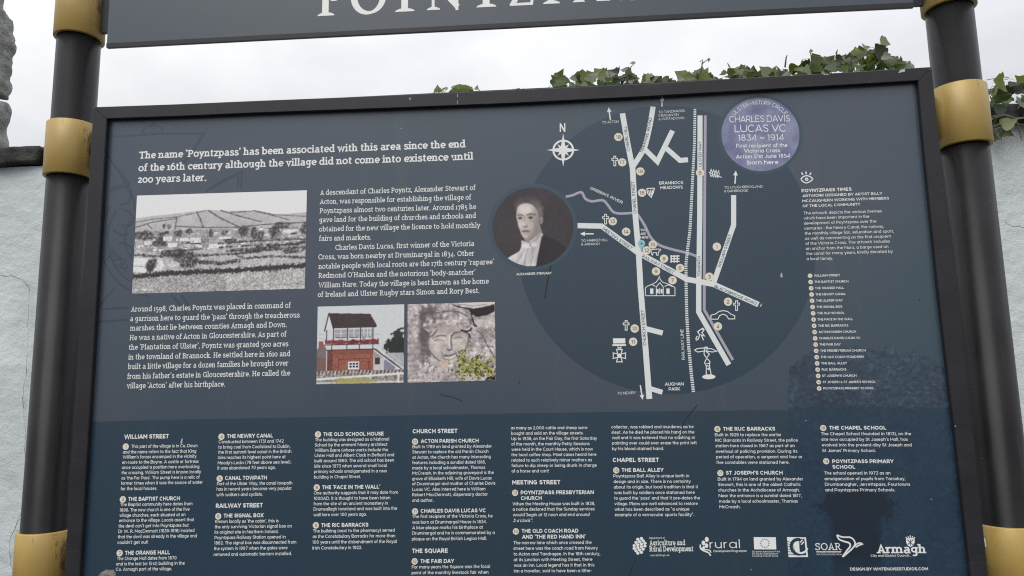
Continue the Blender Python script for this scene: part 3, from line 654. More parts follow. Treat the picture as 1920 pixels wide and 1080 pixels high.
def soften(c, n=1):
    for _ in range(n):
        q = np.pad(c, ((1, 1), (1, 1), (0, 0)), 'edge'); c = (q[:-2, 1:-1] + q[2:, 1:-1] + q[1:-1, :-2] + q[1:-1, 2:] + 4 * q[1:-1, 1:-1]) / 8
    return c
def village(X, Y):
    asp = 1.76; p = Pic(X, Y, (205, 203, 203), asp); p.tex = .32; nf = fbm(X * 90 * asp, Y * 90, 3, 1); nc = fbm(X * 14 * asp, Y * 14, 4, 2)
    p.c += ((nf - .5) * 12)[..., None]
    hill = np.interp(X, [0, .1, .2, .32, .42, .52, .65, .8, .9, 1], [.235, .215, .205, .185, .17, .185, .195, .235, .235, .225])
    m = Y > hill; p.fill(m, (168, 165, 166)); p.c[m] += ((nf - .5) * 30 + (nc - .5) * 26)[m][:, None]
    H = (78, 74, 76)
    for L, w in (([(0, .275), (.1, .25), (.24, .235), (.42, .175)], .004), ([(.245, .235), (.235, .36)], .006), ([(.36, .19), (.385, .27), (.4, .345)], .007), ([(.43, .18), (.5, .26), (.61, .355)], .0075),
                 ([(.5, .18), (.6, .24), (.74, .31)], .006), ([(.56, .205), (.7, .195), (.8, .235)], .005), ([(.7, .2), (.85, .27), (.9, .3)], .005), ([(.0, .33), (.1, .28), (.24, .25)], .005), ([(.24, .33), (.4, .35), (.6, .36), (.75, .34), (1, .33)], .006), ([(.8, .24), (1, .27)], .004), ([(.07, .3), (.1, .35)], .005)):
        p.line(L, w, H, .85, .006, 3)
    m = Y > .375; p.fill(m, (150, 147, 148)); p.c[m] += ((nf - .5) * 110 + (nc - .5) * 60)[m][:, None]
    p.tex = .6; rr = random.Random(5)
    for i in range(60):
        x = rr.random(); y = rr.uniform(.37, .56); w = rr.uniform(.012, .035); h = rr.uniform(.012, .026)
        p.poly([(x, y), (x + w, y), (x + w, y + h), (x, y + h)], (rr.randint(196, 226),) * 3); p.poly([(x - .003, y), (x + w + .003, y), (x + w * .8, y - h * .6), (x + w * .15, y - h * .6)], (rr.randint(95, 160),) * 3, .9)
    for x, y, rx, ry in ((.02, .41, .03, .04), (.07, .42, .045, .06), (.155, .45, .03, .065), (.17, .32, .012, .03), (.2, .33, .012, .025), (.19, .40, .016, .03), (.26, .40, .024, .035), (.32, .385, .02, .028), (.45, .41, .012, .04), (.53, .41, .018, .02), (.64, .40, .032, .065), (.7, .43, .02, .06), (.74, .455, .018, .05), (.82, .43, .033, .07), (.86, .355, .055, .035), (.93, .42, .03, .03), (.99, .39, .02, .06), (.14, .5, .05, .035), (.36, .5, .05, .02), (.56, .49, .04, .02)):
        p.ell(x, y, rx, ry, (62, 59, 61), .95, .3, .9, int(x * 99))
    for x, y, w, h in ((.17, .43, .05, .05), (.06, .47, .045, .04), (.27, .45, .05, .035), (.33, .455, .06, .05), (.44, .52, .1, .045), (.5, .45, .07, .025), (.88, .40, .08, .03), (.2, .5, .05, .04)):
        p.poly([(x, y), (x + w, y), (x + w, y + h), (x, y + h)], (222, 220, 220)); p.poly([(x - .004, y), (x + w, y), (x + w * .85, y - h * .5), (x + w * .15, y - h * .5)], (150, 147, 148))
    m = Y > .585; p.fill(m, (172, 169, 170), .8); p.c[m] += ((nf - .5) * 70)[m][:, None]
    D = (58, 55, 57)
    for L, w in (([(0, .61), (.15, .63), (.3, .62)], .012), ([(.35, .635), (.6, .63), (.75, .6), (1, .585)], .012), ([(.5, .52), (.7, .505), (1, .5)], .010), ([(.55, .6), (.8, .57), (1, .53)], .014), ([(.2, .58), (.4, .57)], .010), ([(.36, .69), (.5, .72), (.62, .7)], .018), ([(.5, .56), (.75, .545), (1, .555)], .006), ([(.64, .68), (.8, .665), (1, .69)], .012)):
        p.line(L, w, D, .95, .03, 4)
    for x, y, rx, ry in ((.29, .65, .075, .075), (.22, .6, .07, .03), (.33, .72, .05, .05), (.115, .72, .045, .065), (.7, .61, .05, .02), (.92, .62, .06, .022), (.42, .71, .04, .02), (.63, .66, .02, .015)):
        p.ell(x, y, rx, ry, D, .95, .35, 1.0, int(x * 77))
    p.poly([(0, .64), (.085, .65), (.09, .7), (.075, .79), (0, .78)], (222, 220, 220)); p.line([(0, .72), (.08, .735)], .004, (120, 118, 118)); p.poly([(.14, .67), (.165, .67), (.185, .73), (.17, .77), (.12, .78), (.12, .72)], (214, 212, 212)); p.ell(.235, .715, .035, .03, (196, 194, 194), 1, .3, .5)
    p.ell(.105, .715, .03, .055, D, .9, .35, 1.0, 5)
    yh = np.interp(X, [0, .2, .4, .6, .8, 1], [.83, .805, .80, .795, .785, .765]); m = Y > yh; p.fill(m, (150, 147, 147)); p.c[m] += ((nf - .5) * 120 + (nc - .5) * 34)[m][:, None]
    fg = (Y > yh) & (X > .55); p.c[fg] += 14
    r = np.abs(Y - yh) + (nf - .5) * .05; p.fill(np.clip((.024 - r) / .012 + .5, 0, 1), (52, 50, 51), .95)
    p.line([(.0, .965), (.12, .962)], .007, (205, 205, 205), .8, .02, 2); p.line([(.8, .955), (.97, .95)], .003, (70, 68, 70), .8, .01, 7)
    p.c = 128 + (soften(p.c, 1) - 128) * 1.22 + 8
    return lin(np.clip(p.c, 18, 226)), None
cgrid('village_photograph', [(257, 366.8), (575.5, 356.8), (571.5, 541), (247.5, 550.8)], 330, 190, village, panel, 'black and white photograph of the village below a hill')

def signalbox(X, Y):
    p = Pic(X, Y, (205, 208, 210), 1.1); nf = fbm(X * 60, Y * 60, 3, 21); nc = fbm(X * 12, Y * 12, 3, 22)
    D = (42, 38, 40)
    p.ell(.92, .55, .15, .13, (38, 42, 36), 1, .2, .7, 3); p.ell(.93, .38, .06, .05, (52, 50, 48), 1, .3, 1.2, 4); p.line([(.86, .38), (.93, .33), (1, .30)], .012, (52, 50, 48), 1, .03); p.line([(.95, .38), (.93, .5)], .01, (45, 42, 42))
    p.poly([(0, .56), (.06, .46), (.11, .55), (.11, .68), (0, .68)], (120, 108, 112)); p.poly([(0, .66), (.11, .66), (.11, .84), (0, .84)], (124, 92, 84)); p.poly([(.02, .45), (.07, .45), (.07, .55), (.02, .55)], (140, 94, 82))
    p.poly([(.66, .56), (.7, .56), (.80, .7), (.66, .7)], (150, 150, 156)); p.poly([(.66, .68), (.86, .68), (.86, .82), (.66, .82)], (196, 192, 190)); p.poly([(.67, .68), (.73, .68), (.73, .76), (.67, .76)], (62, 50, 50)); p.poly([(.78, .62), (1, .62), (1, .80), (.78, .80)], (168, 168, 172)); p.poly([(.775, .71), (.9, .71), (.9, .83), (.775, .83)], (132, 130, 150))
    for o in (0, .03, .055): p.line([(.66, .53 + o), (.98, .8 + o)], .006, (215, 215, 215) if o != .03 else (60, 60, 62))
    for k_ in range(5): x = .7 + k_ * .06; p.line([(x, .46 + k_ * .05), (x, .55 + k_ * .05)], .003, (190, 190, 190))
    p.line([(.66, .47), (.98, .75)], .004, (200, 200, 200))
    p.poly([(.12, .55), (.185, .55), (.185, .84), (.12, .84)], (110, 62, 54)); p.poly([(.18, .55), (.655, .55), (.655, .84), (.18, .84)], (146, 88, 72))
    br = (X > .12) & (X < .655) & (Y > .55) & (Y < .84); p.c[br] += (((np.sin(Y * 330) * 7) + (nf - .5) * 40)[br])[:, None]
    p.poly([(.18, .57), (.655, .57), (.655, .63), (.18, .63)], (124, 72, 62), .6); p.line([(.25, .69), (.6, .68)], .004, (100, 50, 44)); p.line([(.6, .68), (.6, .82)], .004, (100, 50, 44)); p.line([(.25, .69), (.25, .82)], .004, (100, 50, 44))
    p.poly([(.36, .72), (.49, .72), (.49, .82), (.36, .82)], (222, 222, 222))
    for i in range(3):
        for j in range(2): p.poly([(.378 + i * .038, .735 + j * .035), (.405 + i * .038, .735 + j * .035), (.405 + i * .038, .762 + j * .035), (.378 + i * .038, .762 + j * .035)], D)
    p.poly([(.11, .505), (.66, .505), (.66, .565), (.11, .565)], (208, 208, 210))
    for x in (.17, .345, .49, .645): p.line([(x, .5), (x, .57)], .005, D)
    p.line([(.11, .568), (.66, .563)], .005, D)
    p.poly([(.10, .28), (.66, .28), (.66, .46), (.10, .46)], (206, 208, 210)); 
    for a, b in ((.205, .345), (.36, .49), (.505, .575), (.585, .64)):
        p.poly([(a, .305), (b, .305), (b, .42), (a, .42)], (160, 160, 164)); p.line([((a + b) / 2, .3), ((a + b) / 2, .42)], .005, (220, 220, 220)); p.line([(a, .355), (b, .355)], .004, (215, 215, 215)); p.line([(a + .02, .41), (b - .02, .41)], .005, (80, 78, 80))
    for x in (.19, .35, .5, .645, .11): p.line([(x, .27), (x, .46)], .0055, D)
    p.poly([(.13, .1), (.10, .31), (.185, .28)], (214, 214, 216)); p.line([(.13, .1), (.085, .32)], .007, D)
    p.poly([(.135, .09), (.61, .11), (.69, .265), (.68, .285), (.185, .285)], (64, 50, 52)); p.line([(.135, .09), (.185, .285)], .007, (40, 34, 36)); rf = inpoly(X, Y, [(.135, .09), (.61, .11), (.69, .265), (.68, .285), (.185, .285)]); p.c[rf] += ((nf - .5) * 16)[rf][:, None]
    p.line([(.02, .36), (.12, .36)], .003, (170, 170, 170)); p.line([(.02, .42), (.12, .42)], .003, (170, 170, 170)); p.line([(.66, .38), (.72, .38)], .003, (160, 160, 160))
    r = np.abs(Y - .468) + (nf - .5) * .05; mm = np.clip((.026 - r) / .01 + .5, 0, 1) * ((X > .09) & (X < .71)); p.fill(mm, (122, 46, 50)); p.c += (mm * (nc - .5) * 70)[..., None]
    p.line([(.09, .5), (.71, .497)], .006, (60, 44, 46))
    p.fill(Y > .83, (140, 132, 128)); m = Y > .83; p.c[m] += ((nf - .5) * 150)[m][:, None]
    m = (Y > .83) & (Y < .885); p.c[m] += (np.sin(X * 150 + Y * 30) * 45)[m][:, None]
    p.line([(0, .94), (1, .88)], .014, (220, 220, 222)); p.line([(0, .985), (1, .985)], .008, (214, 214, 216)); p.line([(.62, .88), (.62, 1)], .012, (220, 220, 222)); p.line([(.94, .87), (.94, 1)], .012, (220, 220, 222)); p.line([(.0, .9), (1, .99)], .001, (220, 220, 222))
    p.ell(.42, .965, .25, .04, (168, 158, 96), .9, .3, 1.0, 6)
    return lin(np.clip(soften(p.c + ((nf - .5) * 14)[..., None], 1), 25, 228)), None
cgrid('signal_box_photograph', [(595.8, 575), (758, 570.6), (756.8, 717.6), (593.2, 720.6)], 190, 170, signalbox, panel, 'colour photograph of a red brick signal box with a dark roof')

def stoneface(X, Y):
    p = Pic(X, Y, (168, 160, 159), 1.1); nf = fbm(X * 34, Y * 34, 4, 31); nm = fbm(X * 11 + 3, Y * 11, 4, 33); rd = np.abs(fbm(X * 20, Y * 20, 3, 35) - .5); rd2 = np.abs(fbm(X * 42, Y * 42, 2, 37) - .5)
    p.c += ((nf - .5) * 120 + (nm - .5) * 90)[..., None]; ck = np.clip((.03 - rd) / .02, 0, 1) * np.clip((nm - .42) * 6, 0, 1); p.fill(ck, (92, 84, 86), .8)
    p.ell(.18, .40, .05, .30, (78, 70, 73), .75, .9, .9, 3); p.ell(.27, .13, .10, .10, (84, 74, 76), .7, .9, 1.2, 4); p.ell(.05, .6, .07, .45, (140, 132, 132), .35, .9, .5); p.ell(.24, .53, .03, .2, (84, 76, 78), .7, .8, .8)
    hair = np.hypot((X - .45) / .29, (Y - .25) / .16) < 1; p.fill(hair * 1., (160, 152, 150), .55); p.c[hair] += ((fbm(X * 26, Y * 26, 3, 41) - .5) * 150)[hair][:, None]
    p.line([(.165, .27), (.18, .20), (.28, .13), (.42, .105), (.58, .11), (.68, .17), (.73, .27)], .009, (92, 84, 86), .7, .02, 2)
    face = np.clip((1 - np.hypot((X - .465) / .245, (Y - .52) / .255)) * 8, 0, 1); p.fill(face, (184, 176, 171), .72); p.c += (face * (fbm(X * 18, Y * 22, 3, 43) - .5) * 55)[..., None]
    p.fill(face * np.clip((Y - .55) * 2.4, 0, .4) * np.clip((.45 - X) * 4, 0, 1), (112, 102, 102)); p.fill(face * np.clip((.43 - Y) * 5, 0, .5), (146, 136, 134))
    D = (104, 95, 97)
    p.line([(.17, .24), (.165, .33), (.21, .45), (.235, .58), (.30, .68), (.37, .74)], .008, D, .85, .012); p.line([(.22, .44), (.29, .41), (.34, .34)], .010, D, .8, .015); p.line([(.70, .40), (.695, .50), (.66, .60), (.60, .68)], .008, (96, 88, 88), .7, .012)
    for P_, w_, a_ in (([(.29, .445), (.36, .415), (.435, .42)], .010, .6), ([(.31, .475), (.37, .465), (.42, .49)], .007, .5), ([(.50, .435), (.535, .39), (.60, .375)], .011, .75), ([(.53, .455), (.58, .44), (.625, .455)], .007, .5), ([(.500, .42), (.498, .50), (.505, .575)], .011, .65), ([(.45, .585), (.475, .605), (.51, .59)], .010, .65), ([(.415, .668), (.46, .678), (.50, .668), (.555, .642)], .011, .85), ([(.43, .715), (.48, .728), (.54, .70)], .008, .45), ([(.39, .62), (.40, .68), (.44, .74)], .007, .4)):
        p.line([tuple(q) for q in smooth(P_, 3)], w_, D, a_, .012, 9)
    for P_, w_, a_ in (([(.48, .43), (.478, .55)], .012, .6), ([(.31, .50), (.36, .51)], .014, .4), ([(.55, .48), (.61, .49)], .014, .4), ([(.43, .695), (.52, .69)], .010, .5)): p.line(P_, w_, (212, 205, 200), a_, .01, 4)
    K_ = (44, 37, 41)
    p.poly([(.50, .01), (.62, .055), (.75, .08), (.90, .06), (1, .03), (1, .12), (.92, .165), (.80, .19), (.74, .15), (.70, .09), (.56, .05)], K_); p.poly([(.58, 0), (1, 0), (1, .02), (.88, .05), (.75, .065), (.63, .04)], (196, 190, 184), .95); p.line([(.62, .02), (.75, .045), (.9, .03)], .006, (120, 112, 110), .7)
    p.line([(.73, .14), (.745, .22), (.765, .29), (.79, .31)], .010, K_, .9, .02); p.line([(.62, .355), (.67, .375), (.72, .355), (.73, .33)], .013, K_, .9, .015); p.line([(.70, .40), (.72, .45)], .008, K_, .7, .02)
    p.poly([(.77, .24), (.88, .19), (1, .14), (1, .34), (.9, .30), (.8, .33)], (186, 180, 174), .5); p.line([(.80, .36), (.86, .44), (.93, .60), (1, .72)], .008, D, .8, .025); p.line([(.8, .62), (.9, .56), (1, .58)], .007, D, .6, .03)
    p.poly([(.90, .96), (1, .925), (1, 1), (.88, 1)], (42, 37, 42)); p.line([(0, .975), (.28, .97)], .007, (205, 202, 200), .7, .02); p.ell(.42, .79, .05, .06, (184, 164, 138), .6, .6, .4)
    rn = fbm(X * 34, Y * 34, 3, 44); m = (np.hypot((X - .77) / .22, (Y - .84) / .14) + (rn - .5) * 2.6 < .85) | (np.hypot((X - .63) / .07, (Y - .72) / .10) + (rn - .5) * 2.6 < .75); ln_ = fbm(X * 60, Y * 60, 2, 47)
    p.fill(m * 1., (122, 122, 66)); p.fill((m & (ln_ > .56)) * 1., (156, 154, 92)); p.fill((m & (ln_ < .42)) * 1., (70, 72, 40))
    p.c = 128 + (soften(p.c, 1) - 128) * 1.2 + 6
    return lin(np.clip(p.c, 26, 222)), None
cgrid('stone_face_photograph', [(764.3, 570.6), (927.5, 566), (930, 713), (764.3, 717.6)], 190, 170, stoneface, panel, 'colour photograph of a carved stone face with yellow plants')

def portrait(X, Y):
    # square around the disc, x 922..1076 and y 349..501
    p = Pic(X, Y, (54, 47, 51), 1.0); nf = fbm(X * 40, Y * 40, 3, 51); nc = fbm(X * 5, Y * 5, 3, 52)
    p.c += ((nc - .5) * 14 + (nf - .5) * 6)[..., None]
    p.ell(.2, .55, .2, .25, (66, 57, 60), .5, .8)
    # hair: dark mass above, greyer at the temples
    p.ell(.44, .20, .155, .085, (72, 64, 66), .9, .5, .5, 2); p.ell(.52, .27, .10, .10, (98, 91, 91), .9, .6, .5, 3); p.ell(.36, .24, .07, .08, (84, 77, 78), .9, .6, .5, 5); p.ell(.585, .36, .045, .11, (112, 105, 104), .85, .6, .6, 4)
    p.poly([(.36, .55), (.58, .45), (.62, .60), (.54, .70), (.42, .74)], (142, 133, 130))
    # coat
    p.poly([(.60, .60), (.68, .63), (.82, .70), (.95, .82), (1, 1), (.4, 1), (.44, .75)], (38, 33, 37))
    # face
    fc = [(.305, .30), (.33, .235), (.40, .205), (.48, .215), (.545, .27), (.575, .36), (.575, .47), (.55, .55), (.50, .62), (.45, .655), (.40, .648), (.36, .60), (.335, .52), (.315, .44), (.30, .37)]
    fq = [tuple(q) for q in smooth(fc + [fc[0]], 4)]; p.poly(fq, (188, 177, 171)); fm = inpoly(X, Y, fq)
    sh_ = np.clip((X + (Y - .4) * .25 - .44) / .14, 0, 1) * .55; p.fill(fm * sh_, (98, 86, 85)); p.fill(fm * np.clip((Y - .60) / .06, 0, 1) * .35, (110, 100, 98))
    p.ell(.41, .28, .085, .065, (216, 208, 204), .9, .8); p.ell(.355, .47, .035, .05, (212, 202, 198), .7, .8); p.ell(.47, .49, .04, .05, (196, 184, 180), .6, .8)
    p.ell(.605, .425, .022, .045, (158, 146, 142), .9, .3); p.ell(.60, .43, .01, .025, (110, 98, 98), .7, .5)
    E = (46, 38, 42)
    p.line([(.315, .352), (.345, .342), (.385, .358)], .007, (88, 78, 80), .85); p.line([(.435, .352), (.475, .338), (.53, .352)], .008, (84, 74, 76), .85)
    p.ell(.348, .385, .030, .022, (138, 126, 124), .7, .6); p.ell(.478, .383, .036, .024, (132, 120, 118), .7, .6)
    p.ell(.347, .388, .020, .011, E, .95, .5); p.ell(.475, .386, .023, .012, E, .95, .5)
    p.line([(.405, .37), (.395, .43), (.385, .475)], .008, (150, 138, 136), .7); p.line([(.378, .492), (.405, .502), (.43, .490)], .009, (108, 94, 94), .85); p.ell(.388, .465, .014, .04, (222, 213, 208), .7, .6)
    p.line([(.375, .556), (.405, .550), (.45, .556)], .010, (112, 82, 86), .95); p.ell(.41, .573, .030, .009, (172, 142, 142), .8, .5); p.ell(.41, .622, .03, .018, (208, 198, 194), .6, .6)
    # shirt and neck cloth
    cw = [(.355, .665), (.45, .69), (.60, .58), (.625, .60), (.60, .72), (.565, .82), (.53, .99), (.34, 1.0), (.16, .90), (.21, .865), (.33, .80), (.355, .74)]
    p.poly(cw, (200, 194, 194)); wsh = inpoly(X, Y, cw); p.c[wsh] += ((fbm(X * 24 + Y * 9, Y * 7, 3, 55) - .55) * 90)[wsh][:, None]
    p.ell(.42, .735, .065, .03, (224, 219, 218), .95, .4); p.ell(.50, .725, .05, .028, (216, 210, 210), .95, .4); p.ell(.465, .733, .014, .018, (150, 142, 144), .8, .5)
    p.line([(.44, .77), (.40, .87), (.38, .98)], .007, (146, 138, 140), .7); p.line([(.49, .76), (.49, .87), (.46, .99)], .008, (150, 142, 144), .7); p.line([(.38, .675), (.46, .705), (.60, .615)], .006, (132, 124, 126), .75)
    p.poly([(.605, .63), (.64, .60), (.72, .70), (.66, 1), (.525, 1), (.56, .83)], (35, 30, 34), .97)
    return lin(np.clip(soften(p.c, 3) + ((nf - .5) * 8)[..., None], 24, 222)), np.hypot(X - .5, Y - .5) < .497
u_, v_ = at(999, 425); s_ = MPP(999, 425) * 76.5
# corners expressed through the photograph so that the disc stays round on the board
def inv(u, v):
    q = RM @ (np.array([u, v, 0]) - CB); return (960 + FPX * q[0] / q[2], 540 + FPX * q[1] / q[2])
cgrid('portrait_print', [inv(u_ - s_, v_ - s_), inv(u_ + s_, v_ - s_), inv(u_ + s_, v_ + s_), inv(u_ - s_, v_ + s_)], 180, 180, portrait, panel, 'round portrait of a man in dark coat and white cravat', d=D4)

def ghostwall(X, Y):
    # box x 1478..1790, y 640..1085 ; printed tone on tone
    asp = .70; cs = 30.0; gx = X * cs * asp * 1.0; gy = Y * cs * 2.5
    gx = gx + (fbm(X * 9, Y * 12, 3, 5) - .5) * 3.4; gy = gy + (fbm(X * 9 + 9, Y * 12, 3, 6) - .5) * 4.5
    f1 = np.full(X.shape, 9.0); f2 = np.full(X.shape, 9.0); idv = np.zeros(X.shape)
    ix = np.floor(gx).astype(int); iy = np.floor(gy).astype(int)
    def hh(a, b, s):
        n_ = (a * 374761393 + b * 668265263 + s * 69069) & 0x7fffffff; n_ = ((n_ ^ (n_ >> 13)) * 1274126177) & 0x7fffffff; return ((n_ ^ (n_ >> 16)) & 0xffff) / 65535.
    for i in (-1, 0, 1):
        for j in (-1, 0, 1):
            a = ix + i; b = iy + j; r = np.hypot(gx - a - hh(a, b, 1), gy - b - hh(a, b, 2)); cl = r < f1
            f2 = np.where(cl, f1, np.minimum(f2, r)); idv = np.where(cl, hh(a, b, 3), idv); f1 = np.where(cl, r, f1)
    edge = np.clip((f2 - f1) / .28, 0, 1)
    up = Y < .287
    base = np.where(up[..., None], np.array([54, 71, 90.]), np.array([38.6, 62, 82.5]))
    nf = fbm(X * 60, Y * 80, 3, 8)
    k_ = (edge * .35 + edge * (idv - .35) * .8 + (nf - .5) * 1.5 - .25) * np.where(fbm(X * 6, Y * 8, 3, 77) > .42, 1, .55) + (fbm(X * 3, Y * 4, 3, 78) - .5) * .9
    amp = np.where(up, .9, .34)
    colr = base + (k_ * 27 * amp)[..., None] * np.array([1., 1.05, 1.12]) - (amp * 3)[..., None]
    # doorway, a dark stone hood on a darker opening
    hood = np.hypot((X - .40) / .225, (Y - .705) / .085) + (fbm(X * 14, Y * 14, 3, 19) - .5) * .5 < 1
    door = (X > .235 + (nf - .5) * .02) & (X < .545 + (nf - .5) * .02) & (Y > .70)
    sm = (hood & (Y < .78)) | door
    fade = np.clip((1.02 - Y) / .12, 0, 1) * .9
    hs = np.clip((1.08 - np.hypot((X - .40) / .225, (Y - .705) / .085) - (nf - .5) * .5) * 4, 0, 1) * (Y < .79); ds = np.clip((X - .235 + (nf - .5) * .05) * 30, 0, 1) * np.clip((.545 - X + (nf - .5) * .05) * 30, 0, 1) * np.clip((Y - .70) * 30, 0, 1)
    w = (np.maximum(hs, ds) * fade)[..., None]; colr = colr * (1 - w) + np.array([26, 40, 55.]) * w
    top = np.interp(X, [0, .03, .10, .2, .34, .45, .5, .52, .68, .73, .80, .86, .92, .95, 1.0], [.12, .09, .05, .03, .015, .01, .0, .0, .01, .045, .025, .04, .05, .08, .10]) + (fbm(X * 30, Y * 3, 3, 9) - .5) * .05 + .012
    left = .0 + np.clip((.18 - Y), 0, 1) * .25 + (nf - .5) * .015
    mask = (Y > top) & (X > left)
    return lin(np.clip(colr, 14, 110)) / 1.05 * .8, mask
cgrid('ghost_ruin', [(1476, 641), (1772, 641), (1817, 1084), (1478, 1084)], 300, 380, ghostwall, panel, 'faint tone on tone print of a rubble stone ruin with dark doorway', d=-.00045, mtl=m_ruin)

# ---------------------------------------------------------------- headline and serif paragraphs
sh = Sheet()
slab(sh, 'The name ‘Poyntzpass’ has been associated with this area since the end', 260.8, 297.8, 873, 276.3, 13.4, D4, 12)
slab(sh, 'of the 16th century although the village did not come into existence until', 259.5, 321.3, 887.5, 299.3, 13.4, D4, 12)
slab(sh, '200 years later.', 258.3, 343, 387, 339.3, 13.4, D4, 12)
sh.build('headline_text', m_white, panel)
sh = Sheet()
for s, a, b, c, e in (('A descendant of Charles Poyntz, Alexander Stewart of', 600, 366, 892, 356.3), ('Acton, was responsible for establishing the village of', 599.5, 383, 883.8, 374.3), ('Poyntzpass almost two centuries later. Around 1785 he', 599.5, 400, 893, 391.8),
    ('gave land for the building of churches and schools and', 598.8, 417, 892.5, 408.8), ('obtained for the new village the licence to hold monthly', 598.3, 434.3, 900.8, 427), ('fairs and markets.', 598.3, 451.8, 695.8, 449.5),
    ('Charles Davis Lucas, first winner of the Victoria', 628.8, 468.8, 889.3, 461.3), ('Cross, was born nearby at Druminargal in 1834. Other', 597, 486.5, 889.3, 479.5), ('notable people with local roots are the 17th century ‘raparee’', 597, 504.3, 925.8, 495.5),
    ('Redmond O’Hanlon and the notorious ‘body-snatcher’', 597, 521.3, 891.3, 515), ('William Hare. Today the village is best known as the home', 596.8, 539.3, 916.8, 531.8), ('of Ireland and Ulster Rugby stars Simon and Rory Best.', 595.8, 557, 898.8, 549.5)):
    slab(sh, s, a, b, c, e, 9.6, D4, 9)
sh.build('history_text', m_white, panel)
sh = Sheet()
for s, a, b, c, e in (('Around 1598, Charles Poyntz was placed in command of', 245.5, 584.5, 545.5, 577), ('a garrison here to guard the ‘pass’ through the treacherous', 244.3, 602.3, 562, 595.3), ('marshes that lie between counties Armagh and Down.', 243.8, 620, 538, 613.3),
    ('He was a native of Acton in Gloucestershire. As part of', 243, 638, 537.5, 631), ('the ‘Plantation of Ulster’, Poyntz was granted 500 acres', 241.8, 656, 540.8, 649.3), ('in the townland of Brannock. He settled here in 1610 and', 240.5, 674.3, 544.3, 667.8),
    ('built a little village for a dozen families he brought over', 239.5, 692.3, 540.8, 685.5), ('from his father’s estate in Gloucestershire. He called the', 238.5, 710.5, 544.3, 704), ('village ‘Acton’ after his birthplace.', 237.5, 728.3, 422, 724.8)):
    slab(sh, s, a, b, c, e, 9.6, D4, 9)
sh.build('history_text', m_white, panel)

